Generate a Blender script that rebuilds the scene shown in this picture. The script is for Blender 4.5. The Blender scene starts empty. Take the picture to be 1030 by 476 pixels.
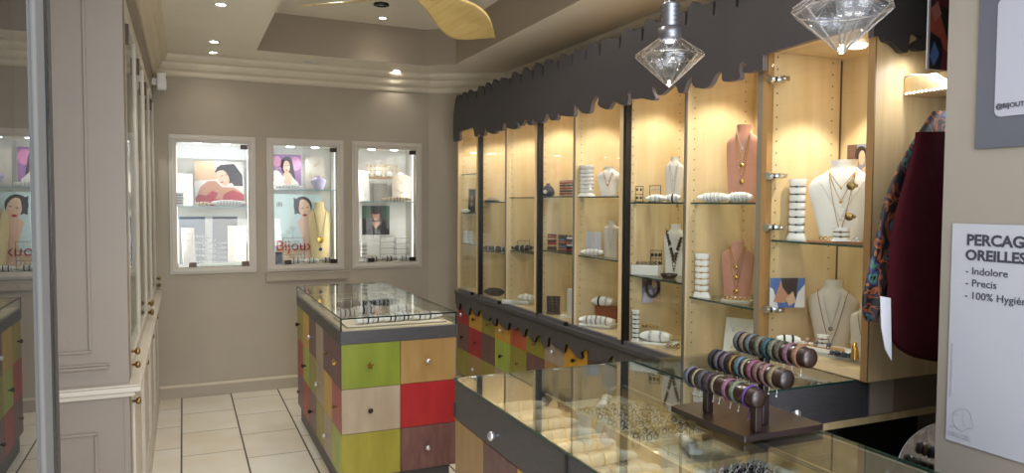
import bpy, bmesh, math, random
from mathutils import Vector, Matrix
random.seed(7)
C = bpy.context.scene.collection
PI = math.pi
# ------------------------------------------------------------------ camera
F = 745.0
YAW, PIT, ROLL = math.radians(23.95), math.radians(2.65), math.radians(0.3)
EYE = Vector((0, 0, 1.6))
fwd = Vector((math.sin(YAW)*math.cos(PIT), math.cos(YAW)*math.cos(PIT), -math.sin(PIT)))
rgt = Vector((math.cos(YAW), -math.sin(YAW), 0))
upv = rgt.cross(fwd)
r2 = rgt*math.cos(ROLL) + upv*math.sin(ROLL)
u2 = -rgt*math.sin(ROLL) + upv*math.cos(ROLL)
def ray(px, py): return fwd + r2*((px-515)/F) - u2*((py-238)/F)
def onx(px, py, x): d = ray(px, py); return EYE + d*(x/d.x)
def ony(px, py, y): d = ray(px, py); return EYE + d*(y/d.y)
def onz(px, py, z): d = ray(px, py); return EYE + d*((z-1.6)/d.z)
cam = bpy.data.cameras.new('camera'); co = bpy.data.objects.new('camera', cam); C.objects.link(co)
cam.sensor_width = 36; cam.lens = F*36/1030; cam.clip_start = .02
M = Matrix((r2, u2, -fwd)).transposed().to_4x4(); M.translation = EYE
co.matrix_world = M
bpy.context.scene.camera = co

# ------------------------------------------------------------------ materials
def lin(c):
    if isinstance(c, str): c = tuple(int(c[i:i+2], 16)/255 for i in (0, 2, 4))
    return tuple((x/12.92 if x <= .04045 else ((x+.055)/1.055)**2.4) for x in c) + (1,)
_m = {}
def mat(name, col='808080', rough=.6, metal=0, var=0, scale=8, stretch=(1,1,1), col2=None, bump=0, spec=.5, coat=0, emit=None, estr=0, bscale=None, sheen=0):
    if name in _m: return _m[name]
    m = bpy.data.materials.new(name); m.use_nodes = True
    nt = m.node_tree; b = nt.nodes['Principled BSDF']
    b.inputs['Base Color'].default_value = lin(col)
    b.inputs['Roughness'].default_value = rough; b.inputs['Metallic'].default_value = metal
    b.inputs['Specular IOR Level'].default_value = spec
    if coat: b.inputs['Coat Weight'].default_value = coat; b.inputs['Coat Roughness'].default_value = .08
    if sheen: b.inputs['Sheen Weight'].default_value = sheen
    if emit: b.inputs['Emission Color'].default_value = lin(emit); b.inputs['Emission Strength'].default_value = estr
    if var or bump or col2:
        tc = nt.nodes.new('ShaderNodeTexCoord'); mp = nt.nodes.new('ShaderNodeMapping')
        mp.inputs['Scale'].default_value = stretch
        nz = nt.nodes.new('ShaderNodeTexNoise'); nz.inputs['Scale'].default_value = scale; nz.inputs['Detail'].default_value = 5
        nt.links.new(tc.outputs['Object'], mp.inputs[0]); nt.links.new(mp.outputs[0], nz.inputs['Vector'])
        if var or col2:
            mx = nt.nodes.new('ShaderNodeMix'); mx.data_type = 'RGBA'
            a = lin(col); c2 = lin(col2) if col2 else tuple(x*(1-var) for x in a[:3]) + (1,)
            mx.inputs[6].default_value = a; mx.inputs[7].default_value = c2
            rp = nt.nodes.new('ShaderNodeValToRGB'); rp.color_ramp.elements[0].position = .35; rp.color_ramp.elements[1].position = .68
            nt.links.new(nz.outputs['Fac'], rp.inputs[0]); nt.links.new(rp.outputs[0], mx.inputs[0])
            nt.links.new(mx.outputs[2], b.inputs['Base Color'])
        if bump:
            n2 = nt.nodes.new('ShaderNodeTexNoise'); n2.inputs['Scale'].default_value = bscale or scale
            nt.links.new(mp.outputs[0], n2.inputs['Vector'])
            bp = nt.nodes.new('ShaderNodeBump'); bp.inputs['Strength'].default_value = bump; bp.inputs['Distance'].default_value = .004
            nt.links.new(n2.outputs['Fac'], bp.inputs['Height']); nt.links.new(bp.outputs[0], b.inputs['Normal'])
    _m[name] = m; return m
def glass(name, tint='ffffff', base=.04, gain=1.0, rough=0.0):
    if name in _m: return _m[name]
    m = bpy.data.materials.new(name); m.use_nodes = True; nt = m.node_tree; nt.nodes.clear()
    o = nt.nodes.new('ShaderNodeOutputMaterial'); mx = nt.nodes.new('ShaderNodeMixShader')
    t = nt.nodes.new('ShaderNodeBsdfTransparent'); t.inputs[0].default_value = lin(tint)
    g = nt.nodes.new('ShaderNodeBsdfGlossy'); g.inputs['Roughness'].default_value = rough
    lw = nt.nodes.new('ShaderNodeLayerWeight'); lw.inputs[0].default_value = .5
    p = nt.nodes.new('ShaderNodeMath'); p.operation = 'POWER'; p.inputs[1].default_value = 5
    a = nt.nodes.new('ShaderNodeMath'); a.operation = 'MULTIPLY_ADD'; a.inputs[1].default_value = .96*gain; a.inputs[2].default_value = base; a.use_clamp = True
    nt.links.new(lw.outputs['Facing'], p.inputs[0]); nt.links.new(p.outputs[0], a.inputs[0]); nt.links.new(a.outputs[0], mx.inputs[0])
    nt.links.new(t.outputs[0], mx.inputs[1]); nt.links.new(g.outputs[0], mx.inputs[2]); nt.links.new(mx.outputs[0], o.inputs[0])
    _m[name] = m; return m

WALL = mat('wall_paint', 'aca292', .75, bump=.08, scale=3, bscale=60, var=.06)
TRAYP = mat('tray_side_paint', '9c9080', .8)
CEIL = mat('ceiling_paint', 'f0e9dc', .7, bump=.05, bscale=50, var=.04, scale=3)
TRIM = mat('trim_paint', 'd0c6b2', .5)
LPAINT = mat('panelling_paint', '867b70', .5, bump=.1, bscale=80, var=.05, scale=4)
LTRIM = mat('cabinet_cream_paint', 'bdb5a8', .4)
FRAME = mat('white_frame_paint', 'c4bcb0', .4)
MAPLE = mat('maple_wood', 'dcc59d', .45, scale=2.2, stretch=(9,9,.8), col2='d3b88a', bump=.04)
MAPLE2 = mat('pale_maple_wood', 'd4bb8e', .45, scale=2.5, stretch=(12,12,.7), col2='c8ab7b', bump=.04)
CHAR = mat('charcoal_laminate', '4a484a', .42, var=.25, scale=30, stretch=(1,1,8), bump=.15, bscale=90)
VALM = mat('slate_grey_board', '343134', .6, var=.15, scale=5)
VALE = mat('slate_board_lit_edge', '6e6465', .55)  # lighter copy of the board slate, paints in its lit lower edges
BLACK = mat('black_metal', '0b0b0d', .35)
DARKW = mat('dark_wood', '2b1712', .35, scale=3, stretch=(2,14,2), col2='1b0e0a', coat=.35, bump=.05)
CHROME = mat('chrome', 'd8d8da', .15, 1)
BRASS = mat('aged_brass', '8d7245', .3, 1)
GOLD = mat('gold', 'd9ab52', .25, 1)
SILVER = mat('silver', 'cfcfd2', .32, .85)
WHITEL = mat('white_leatherette', 'f2efec', .5, bump=.1, bscale=120)
CREAML = mat('cream_leatherette', 'cfc3b4', .55, bump=.1, bscale=120)
PINKL = mat('dusty_pink_velvet', 'c98f7c', .75, sheen=.3)
BEIGEV = mat('beige_velvet', 'c0b59f', .85, sheen=.1, var=.12, scale=40)
BLACKV = mat('black_velvet', '17161a', .9)
GREYV = mat('grey_linen', 'b9b3aa', .85, var=.1, scale=60)
WHITE = mat('white_plastic', 'e8e6e2', .35)
PAPER = mat('white_paper', 'c2c2cb', .7)
INK = mat('dark_ink', '2c2d38', .6)
INKG = mat('grey_ink', '8f8f98', .6)
GLASS = glass('clear_glass', 'f4f8f6', .035)
GLASSD = glass('display_glass', 'fbfdfc', .035, .95)
GTOP = glass('counter_top_glass', 'fafdfb', .085, 1.5)
SHELFG = glass('shelf_glass', 'f6fbf8', .05)
GEDGE = mat('green_glass_edge', '1d3f38', .15, spec=.8)
DOORG = glass('door_glass', 'c6cdd2', .34, 1.0)
MIRR = mat('mirror_silvering', 'e8eaea', .02, 1)
LAMP = mat('lamp_glow', 'ffffff', .4, emit='fff4e0', estr=22)
LAMPW = mat('led_glow', 'ffffff', .4, emit='eef2ff', estr=9)
SKIN = mat('print_skin', 'b98468', .5); SKIN2 = mat('print_pale_skin', 'd9b39b', .5)
HAIR = mat('print_dark_hair', '2a1c1e', .5); RED = mat('print_red', 'a3202a', .5)
PALE = mat('print_pale_blue', 'bccfd2', .5); LILAC = mat('print_lilac', '8a5f93', .5)
PWHITE = mat('print_white', 'dedad6', .5); PBLUE = mat('print_blue', '4a6aa8', .5); PGREEN = mat('print_green', '3d5546', .5); PDARK = mat('print_dark', '1c1a20', .5)
PORANGE = mat('print_orange', 'c0603a', .5); PTAN = mat('print_tan', 'c8a888', .5)
STAIN = {}
for n_, c_, d_ in [('green','8a9630','7a8825'),('lime','b3c44e','9fb03e'),('olive','a39a38','928729'),('tan','c19a60','b38a50'),('beige','c6b39a','b9a389'),
                   ('red','b5262b','a01e25'),('brown','7d5650','65403f'),('purple','76505a','664049'),('yellow','d9b052','cb9f40'),('orange','c9623a','b8502c'),('amber','dfa83a','cf962a'),('rose','b8575a','a84a50')]:
    c_, d_ = (tuple(int(q_[i:i+2],16)/255*(.84 if n_ in ('tan','beige') else .91) for i in (0,2,4)) for q_ in (c_, d_))
    STAIN[n_] = mat(n_+'_stained_wood', c_, .38, scale=6 if n_ in ('brown','purple') else 3, stretch=(5,5,1.2), col2=d_, bump=.05)

# ------------------------------------------------------------------ mesh helper
class MB:
    def __init__(s, T=None): s.v = []; s.f = []; s.mi = []; s.sm = []; s.T = T or Matrix(); s.m = 0
    def add(s, vs, fs, smooth=False):
        o = len(s.v); s.v += [s.T @ Vector(p) for p in vs]
        for f in fs: s.f.append([o+i for i in f]); s.mi.append(s.m); s.sm.append(smooth)
    def box(s, x0, x1, y0, y1, z0, z1):
        if x0 > x1: x0, x1 = x1, x0
        if y0 > y1: y0, y1 = y1, y0
        if z0 > z1: z0, z1 = z1, z0
        s.add([(x0,y0,z0),(x1,y0,z0),(x1,y1,z0),(x0,y1,z0),(x0,y0,z1),(x1,y0,z1),(x1,y1,z1),(x0,y1,z1)],
              [(0,3,2,1),(4,5,6,7),(0,1,5,4),(1,2,6,5),(2,3,7,6),(3,0,4,7)]); return s
    def prism(s, pts, f0, f1, smooth=False):   # pts 2D list; f0/f1 map 2D -> 3D
        n = len(pts); vs = [f0(p) for p in pts] + [f1(p) for p in pts]
        s.add(vs, [tuple(range(n)), tuple(range(2*n-1, n-1, -1))]); s.add(vs, [(i, i+n, (i+1) % n+n, (i+1) % n) for i in range(n)], smooth); return s
    def loft(s, rings, cap=True, smooth=True, closed=False):
        n = len(rings[0]); vs = [p for r in rings for p in r]; fs = []
        R = len(rings)
        for k in range(R if closed else R-1):
            k2 = (k+1) % R
            for i in range(n):
                j = (i+1) % n; fs.append((k*n+i, k*n+j, k2*n+j, k2*n+i))
        s.add(vs, fs, smooth)
        if cap and not closed: s.add(rings[0], [tuple(range(n-1, -1, -1))]); s.add(rings[-1], [tuple(range(n))])
        return s
    def lathe(s, prof, c=(0,0,0), n=20, smooth=True, cap=True, axis='z'):
        def P(r, h, t):
            a, b = r*math.cos(t), r*math.sin(t)
            return {'z': (c[0]+a, c[1]+b, c[2]+h), 'y': (c[0]+b, c[1]+h, c[2]+a), 'x': (c[0]+h, c[1]+a, c[2]+b)}[axis]
        return s.loft([[P(r, h, 2*PI*i/n) for i in range(n)] for r, h in prof], cap, smooth)
    def tube(s, pts, r, n=6, closed=False):
        pts = [Vector(p) for p in pts]; rings = []; N = len(pts); prev = None
        for i, p in enumerate(pts):
            a = pts[(i-1) % N] if closed or i else pts[0]; b = pts[(i+1) % N] if closed or i < N-1 else pts[-1]
            t = (b-a); t = t.normalized() if t.length > 1e-9 else Vector((0,0,1))
            if prev is None: q = t.orthogonal().normalized()
            else:
                q = prev - t*prev.dot(t); q = q.normalized() if q.length > 1e-6 else t.orthogonal().normalized()
            prev = q; w = t.cross(q)
            rr = r[i] if isinstance(r, (list, tuple)) else r
            rings.append([tuple(p + (q*math.cos(2*PI*k/n) + w*math.sin(2*PI*k/n))*rr) for k in range(n)])
        return s.loft(rings, True, True, closed)
    def ball(s, c, r, n=8, sq=(1,1,1)):
        rings = []
        for k in range(1, n):
            a = PI*k/n
            rings.append([(c[0]+r*sq[0]*math.sin(a)*math.cos(2*PI*i/n), c[1]+r*sq[1]*math.sin(a)*math.sin(2*PI*i/n), c[2]-r*sq[2]*math.cos(a)) for i in range(n)])
        return s.loft(rings)
    def torus(s, c, R, r, axis='x', n=20, k=6, wide=1.0, sy=1.0):
        rings = []
        for i in range(n):
            a = 2*PI*i/n; ring = []
            for j in range(k):
                b = 2*PI*(j+.5)/k; rr = R + r*math.cos(b); h = r*wide*math.sin(b)
                u, w = rr*math.cos(a), rr*math.sin(a)*sy
                ring.append({'x': (c[0]+h, c[1]+u, c[2]+w), 'y': (c[0]+u, c[1]+h, c[2]+w), 'z': (c[0]+u, c[1]+w, c[2]+h)}[axis])
            rings.append(ring)
        return s.loft(rings, False, True, True)
    def poly(s, pts, mi=0, z=0):   # flat polygon, local frame x right, z up, facing -y
        s.m = mi; s.add([(p[0], -z, p[1]) for p in pts], [tuple(range(len(pts)))]); s.m = 0; return s
    def build(s, name, m, parent=None, origin=None, local=False, bevel=0):
        off = Vector((0,0,0))
        if parent is not None and not local:
            q = parent
            while q is not None: off += q.location; q = q.parent
        if origin is not None: off = Vector(origin)
        me = bpy.data.meshes.new(name); me.from_pydata([tuple(p-off) for p in s.v], [], s.f)
        for mm in (m if isinstance(m, (list, tuple)) else [m]): me.materials.append(mm)
        me.polygons.foreach_set('material_index', s.mi); me.polygons.foreach_set('use_smooth', s.sm)
        bm = bmesh.new(); bm.from_mesh(me)
        bmesh.ops.recalc_face_normals(bm, faces=bm.faces); bm.to_mesh(me); bm.free()
        o = bpy.data.objects.new(name, me); C.objects.link(o)
        if parent is not None: o.parent = parent
        elif origin is not None: o.location = off
        if bevel:
            b = o.modifiers.new('bevel', 'BEVEL'); b.width = bevel; b.segments = 2; b.limit_method = 'ANGLE'
        return o
def shorten(t_):
    for a, b_ in [(' on the lower shelf of the', ', lower shelf,'), (' on the upper shelf of the', ', upper shelf,'), (' along the bottom of the', ' low in the'), (' at the bottom of the', ' low in the'), (' of the left rear showcase', ', left rear showcase'),
                  (' in the third row of the island', ', third island row'), (' of the third row of the island', ', third island row'), (' of the second row of the island', ', second island row'), (' inside the far end of the island', ', far end of island'), (' of the left of the ', ' left of the '), (' in the middle rear showcase', ', middle rear showcase'), (' in the right rear showcase', ', right rear showcase'), ('of the black group', 'of three'), (' on the shelf ', ' on shelf '), (' on the rack ', ' on rack '), (' at the left edge of the shelf in the', ' on the shelf edge,'), (' in front of the upright', ' before the upright'), (' in front of the white', ' before the white'), (' of the ', ' of '), (' at the ', ' at '), (' in the ', ' in '), (' on the ', ' on ')]:
        if len(t_.split()) <= 16: break
        t_ = t_.replace(a, b_)
    return t_.replace(',,', ',')
def tag(o, label=None, cat=None, group=None, kind=None):
    if label: label = shorten(label)
    if group: group = shorten(group)
    if label: o['label'] = label
    if cat: o['category'] = cat
    if group: o['group'] = group
    if kind: o['kind'] = kind
    return o
def thing(name, label, cat, loc=(0,0,0), rz=0, group=None):
    o = bpy.data.objects.new(name, None); C.objects.link(o); o.location = loc; o.rotation_euler = (0,0,rz); o.empty_display_size = .05
    return tag(o, label, cat, group)
def struct(name, mb, m, **k): return tag(mb.build(name, m, **k), kind='structure')
def dup(root, loc=None, rz=None, label=None, group=None):
    r = root.copy(); C.objects.link(r)
    if loc is not None: r.location = loc
    if rz is not None: r.rotation_euler = (0,0,rz)
    if label: r['label'] = label
    if group: r['group'] = group
    for ch in list(root.children):
        c = ch.copy(); C.objects.link(c); c.parent = r
        for g in list(ch.children):
            d = g.copy(); C.objects.link(d); d.parent = c
    return r
def smooth_pts(pts, k=4):
    out = []; n = len(pts)
    for i in range(n-1):
        p0 = pts[max(i-1,0)]; p1 = pts[i]; p2 = pts[i+1]; p3 = pts[min(i+2,n-1)]
        for j in range(k):
            t = j/k
            out.append(tuple(.5*(2*p1[d]+(p2[d]-p0[d])*t+(2*p0[d]-5*p1[d]+4*p2[d]-p3[d])*t*t+(3*p1[d]-p0[d]-3*p2[d]+p3[d])*t**3) for d in range(len(p1))))
    out.append(tuple(pts[-1])); return out
def offset_line(pts, d):   # 2D polyline offset to the right of travel
    out = []
    for i, p in enumerate(pts):
        ds = []
        if i: a = Vector(p)-Vector(pts[i-1]); ds.append(a.normalized())
        if i < len(pts)-1: a = Vector(pts[i+1])-Vector(p); ds.append(a.normalized())
        ns = [Vector((q.y, -q.x)) for q in ds]
        n = ns[0] if len(ns) == 1 else (ns[0]+ns[1]).normalized()
        k = 1 if len(ns) == 1 else 1/max(.2, n.dot(ns[0]))
        out.append(Vector(p)+n*d*k)
    return out

# ------------------------------------------------------------------ room
ZC = 2.75
struct('floor', MB().box(-2.6, 3.4, -2.6, 6.9, -.05, 0), None or mat('floor_tmp'))
fl = bpy.data.objects['floor']
fm = bpy.data.materials.new('cream_floor_tiles'); fm.use_nodes = True; nt = fm.node_tree; b = nt.nodes['Principled BSDF']
tc = nt.nodes.new('ShaderNodeTexCoord'); sx = nt.nodes.new('ShaderNodeSeparateXYZ'); nt.links.new(tc.outputs['Object'], sx.inputs[0])
def mnode(op, a=None, bb=None, c=None):
    n = nt.nodes.new('ShaderNodeMath'); n.operation = op
    for i, q in enumerate((a, bb, c)):
        if q is None: continue
        if isinstance(q, (int, float)): n.inputs[i].default_value = q
        else: nt.links.new(q, n.inputs[i])
    return n.outputs[0]
TWX, TWY = .372, .5
ux = mnode('DIVIDE', mnode('ADD', sx.outputs['X'], .03), TWX)
cx = mnode('FLOOR', ux); fx = mnode('FRACT', ux)
uy = mnode('ADD', mnode('DIVIDE', sx.outputs['Y'], TWY), mnode('MULTIPLY', cx, .37)); fy = mnode('FRACT', uy); cy = mnode('FLOOR', uy)
ex = mnode('MINIMUM', fx, mnode('SUBTRACT', 1, fx)); ey = mnode('MINIMUM', fy, mnode('SUBTRACT', 1, fy))
gx = mnode('LESS_THAN', ex, .014); gy = mnode('LESS_THAN', ey, .006); gr = mnode('MAXIMUM', gx, gy)
nz = nt.nodes.new('ShaderNodeTexNoise'); nz.inputs['Scale'].default_value = 3.2; nz.inputs['Detail'].default_value = 6; nt.links.new(tc.outputs['Object'], nz.inputs['Vector'])
wn = nt.nodes.new('ShaderNodeTexWhiteNoise'); wn.noise_dimensions = '2D'; cb = nt.nodes.new('ShaderNodeCombineXYZ'); nt.links.new(cx, cb.inputs[0]); nt.links.new(cy, cb.inputs[1]); nt.links.new(cb.outputs[0], wn.inputs[0])
r1 = nt.nodes.new('ShaderNodeMix'); r1.data_type = 'RGBA'; r1.inputs[6].default_value = lin('e2ddd2'); r1.inputs[7].default_value = lin('d2c2a6')
fac = mnode('MULTIPLY', mnode('SUBTRACT', mnode('ADD', nz.outputs['Fac'], mnode('MULTIPLY', wn.outputs[0], .25)), .42), 1.5); nt.links.new(fac, r1.inputs[0]); r1.clamp_factor = True
r2m = nt.nodes.new('ShaderNodeMix'); r2m.data_type = 'RGBA'; nt.links.new(gr, r2m.inputs[0]); nt.links.new(r1.outputs[2], r2m.inputs[6]); r2m.inputs[7].default_value = lin('4d483f')
nt.links.new(r2m.outputs[2], b.inputs['Base Color'])
ro = mnode('MULTIPLY_ADD', gr, .4, .28); nt.links.new(ro, b.inputs['Roughness'])
fl.data.materials[0] = fm

BX = [-.45, -.052, .510, .692, 1.236, 1.404, 1.944, 2.06]; BZ = [0, 1.060, 2.072, 3.15]
w = MB()
for i in range(7):
    for k in range(3):
        if k == 1 and i in (1, 3, 5): continue
        w.box(BX[i], BX[i+1], 6.52, 6.60, BZ[k], BZ[k+1])
struct('wall_back', w, WALL)
struct('wall_corner', MB().prism([(2.06,6.52),(2.73,6.15),(2.80,6.22),(2.80,6.60),(2.06,6.60)], lambda p: (p[0],p[1],0), lambda p: (p[0],p[1],3.15)), WALL)
struct('wall_right', MB().box(2.73, 2.80, .7, 6.22, 0, 3.15), WALL)
struct('wall_left', MB().box(-.55, -.45, .7, 6.6, 0, 3.15), LPAINT)
# ceiling with a chamfered tray
hole = [(.53,1.3),(.53,6.02),(1.89,6.08),(2.10,5.9),(2.06,1.3)]
outer = [(-.55,.7),(-.55,6.6),(2.8,6.6),(2.8,.7)]
bm = bmesh.new()
ov = [bm.verts.new((x,y,ZC)) for x,y in outer]; hv = [bm.verts.new((x,y,ZC)) for x,y in hole]
ed = [bm.edges.new((l[i], l[(i+1) % len(l)])) for l in (ov,hv) for i in range(len(l))]
bmesh.ops.triangle_fill(bm, edges=ed, use_beauty=True)
hu = [bm.verts.new((x,y,3.05)) for x,y in hole]
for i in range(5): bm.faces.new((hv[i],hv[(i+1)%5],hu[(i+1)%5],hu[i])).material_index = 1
me = bpy.data.meshes.new('ceiling'); 
bm.faces.new(hu)
ou = [bm.verts.new((x,y,3.15)) for x,y in outer]; bm.faces.new(ou)
for i in range(4): bm.faces.new((ov[i],ov[(i+1)%4],ou[(i+1)%4],ou[i]))
bmesh.ops.recalc_face_normals(bm, faces=bm.faces)
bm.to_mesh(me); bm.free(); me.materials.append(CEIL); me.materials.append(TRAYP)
o = bpy.data.objects.new('ceiling', me); C.objects.link(o); tag(o, kind='structure')
# crown moulding
path = [(-.2,.9),(-.2,6.52),(2.06,6.52),(2.73,6.15),(2.73,1.9)]
prof = [(0,2.585),(.012,2.585),(.02,2.60),(.022,2.625),(.05,2.645),(.06,2.665),(.062,2.69),(.085,2.70),(.1,2.72),(.105,2.748),(0,2.748)]
rings = [offset_line(path, d) for d, z in prof]
cr = MB()
n = len(prof)
for i in range(len(path)-1):
    A = [(rings[k][i].x, rings[k][i].y, prof[k][1]) for k in range(n)]; B = [(rings[k][i+1].x, rings[k][i+1].y, prof[k][1]) for k in range(n)]
    cr.loft([A, B], cap=True, smooth=False)
struct('trim_1', cr, TRIM)
bb = MB(); bb.box(-.2, 2.06, 6.503, 6.52, 0, .09); bb.m = 1; bb.box(-.2, 2.06, 6.499, 6.52, .09, .108)
struct('baseboard_back', bb, [WALL, TRIM])
struct('trim_2', MB().box(.63, 1.31, 6.49, 6.52, .925, .985).box(.62, 1.32, 6.484, 6.52, .985, .995), WALL)
# right jamb of the entrance
struct('wall_front', MB().box(1.8, 2.8, .55, 1.303, 0, 3.15), mat('jamb_paint', '7d766c', .7, var=.05, scale=3, bump=.05, bscale=80))

# ------------------------------------------------------------------ ceiling fittings
def ceiling_light(x, y, z, lab, on=True, power=10):
    t = thing('ceiling_spotlight', lab, 'ceiling light', (x,y,z-.001), 0, 'recessed ceiling spotlights')
    MB().lathe([(.028,0),(.042,0),(.044,-.004),(.03,-.008),(.028,-.004)], (0,0,0), 24, cap=False).build('trim_ring', WHITE, t, local=True)
    MB().lathe([(.001,-.002),(.028,-.002)], (0,0,0), 20).build('lamp', LAMP if on else WHITE, t, local=True)
    if power:
        l = bpy.data.lights.new('spot', 'SPOT'); l.energy = power; l.spot_size = math.radians(115); l.spot_blend = .8; l.color = (1,.93,.82); l.shadow_soft_size = .03
        lo = bpy.data.objects.new('spot', l); C.objects.link(lo); lo.location = (x,y,z-.03)
for px, py, z, lab, on, pw in [(222,3.7,2.75,'recessed ceiling spotlight nearest the entrance, above the left cabinet',1,16),(215.3,41.3,2.75,'recessed ceiling spotlight, front one of the close pair in the left corner',1,7),
        (214.4,52.2,2.75,'recessed ceiling spotlight, rear one of the close pair in the left corner',1,2),(311.5,62,2.75,'dim recessed ceiling spotlight above the middle wall showcase',0,0),
        (399,70.8,2.75,'recessed ceiling spotlight above the right wall showcase',1,2),(385,17.7,3.05,'recessed spotlight in the raised ceiling tray, just under the fan blade',1,3)]:
    p = onz(px, py, z); ceiling_light(p.x, p.y, z, lab, on, pw)
for x, y in [(1.45,2.2),(.7,2.4),(1.3,4.2),(1.75,3.4),(.75,4.4)]:
    l = bpy.data.lights.new('spot', 'SPOT'); l.energy = 27 if y < 3 else 20; l.spot_size = math.radians(140); l.spot_blend = .8; l.color = (1,.94,.85); l.shadow_soft_size = .03
    lo = bpy.data.objects.new('spot', l); C.objects.link(lo); lo.location = (x,y,3.02)
p = onz(383.6, 3.7, 3.05)
t = thing('ceiling_speaker', 'small round black and silver ring fitting on the raised ceiling', 'ceiling fitting', (p.x,p.y,3.049))
MB().lathe([(.03,0),(.055,0),(.058,-.012),(.035,-.016),(.03,-.01)], n=24, cap=False).build('ring', BLACK, t, local=True)
MB().lathe([(.001,-.012),(.022,-.01),(.03,-.004)], n=20).build('centre', SILVER, t, local=True)
# alarm sensor
p = ony(160, 81, 6.25)
t = thing('alarm_sensor', 'white motion sensor mounted high in the left corner below the moulding', 'sensor', (-.135, 6.3, 2.44))
MB().box(-.035,.03,-.04,.04,0,.13).build('housing', WHITE, t, local=True, bevel=.012)
MB().box(.028,.034,-.028,.028,.02,.075).build('lens', mat('sensor_lens','cfcfcf',.3), t, local=True, bevel=.003)
MB().box(.03,.0345,-.01,.01,.095,.105).build('indicator', BLACK, t, local=True)
MB().box(-.065,-.02,.0,.03,.04,.09).build('bracket', WHITE, t, local=True)
# fan
FC = onz(424, -9, 2.58)
fan = thing('ceiling_fan', 'ceiling fan with curved pale wooden leaf shaped blades', 'ceiling fan', FC)
FW = mat('pale_fan_wood', 'd6c083', .35, scale=2, stretch=(4,20,4), col2='c9ac68', coat=.3)
MB().lathe([(.001,-.03),(.035,-.028),(.055,-.015),(.06,.02),(.05,.06),(.02,.07)], n=28).build('hub', mat('fan_motor_grey','8b8788',.3,.6), fan, local=True)
MB().lathe([(.015,.06),(.015,.34)], n=12).build('rod', CHROME, fan, local=True)
MB().lathe([(.015,.33),(.05,.34),(.065,.455),(.06,.465)], n=20).build('canopy_cap', mat('fan_motor_grey'), fan, local=True)
def blade(tip, wmax, bow, pitch, wroot=.035, pk=.62):
    d = tip-FC; L = math.hypot(d.x, d.y); ang = math.atan2(d.y, d.x)
    mb = MB(Matrix.Rotation(ang, 4, 'Z')); rings = []
    for i in range(26):
        t_ = i/25; x = .02+(L-.02)*t_
        u_ = t_**(math.log(.5)/math.log(pk)); wd = wroot*(1-t_)**1.5 + wmax*math.sin(PI*min(1,u_))**1.1 + .002
        yc = bow*math.sin(PI*t_)**1.0; tw = pitch*(1-.3*t_); zc = d.z*t_-.004
        rings.append([(x, yc+wd*math.cos(a)*math.cos(tw)-.005*math.sin(a)*math.sin(tw), zc+wd*math.cos(a)*math.sin(tw)+.005*math.sin(a)*math.cos(tw)) for a in [2*PI*k/12 for k in range(12)]])
    return mb.loft(rings)
tips = [(onz(302, 5, 2.60), .02, -.03, -.28, .045, .3), (onz(498, 37, 2.56), .10, .03, -.85, .05, .62)]
for tp, wm, bw_, pt, wr, pk in tips: blade(tp, wm, bw_, pt, wr, pk).build('blade', FW, fan, local=True)
v0 = tips[1][0]-FC
for a_ in (-1.95, -3.3):
    v_ = Matrix.Rotation(a_, 3, 'Z') @ v0; v_.z = 0
    blade(FC+v_, .10, .03, -.85, .05, .62).build('blade', FW, fan, local=True)

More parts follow.
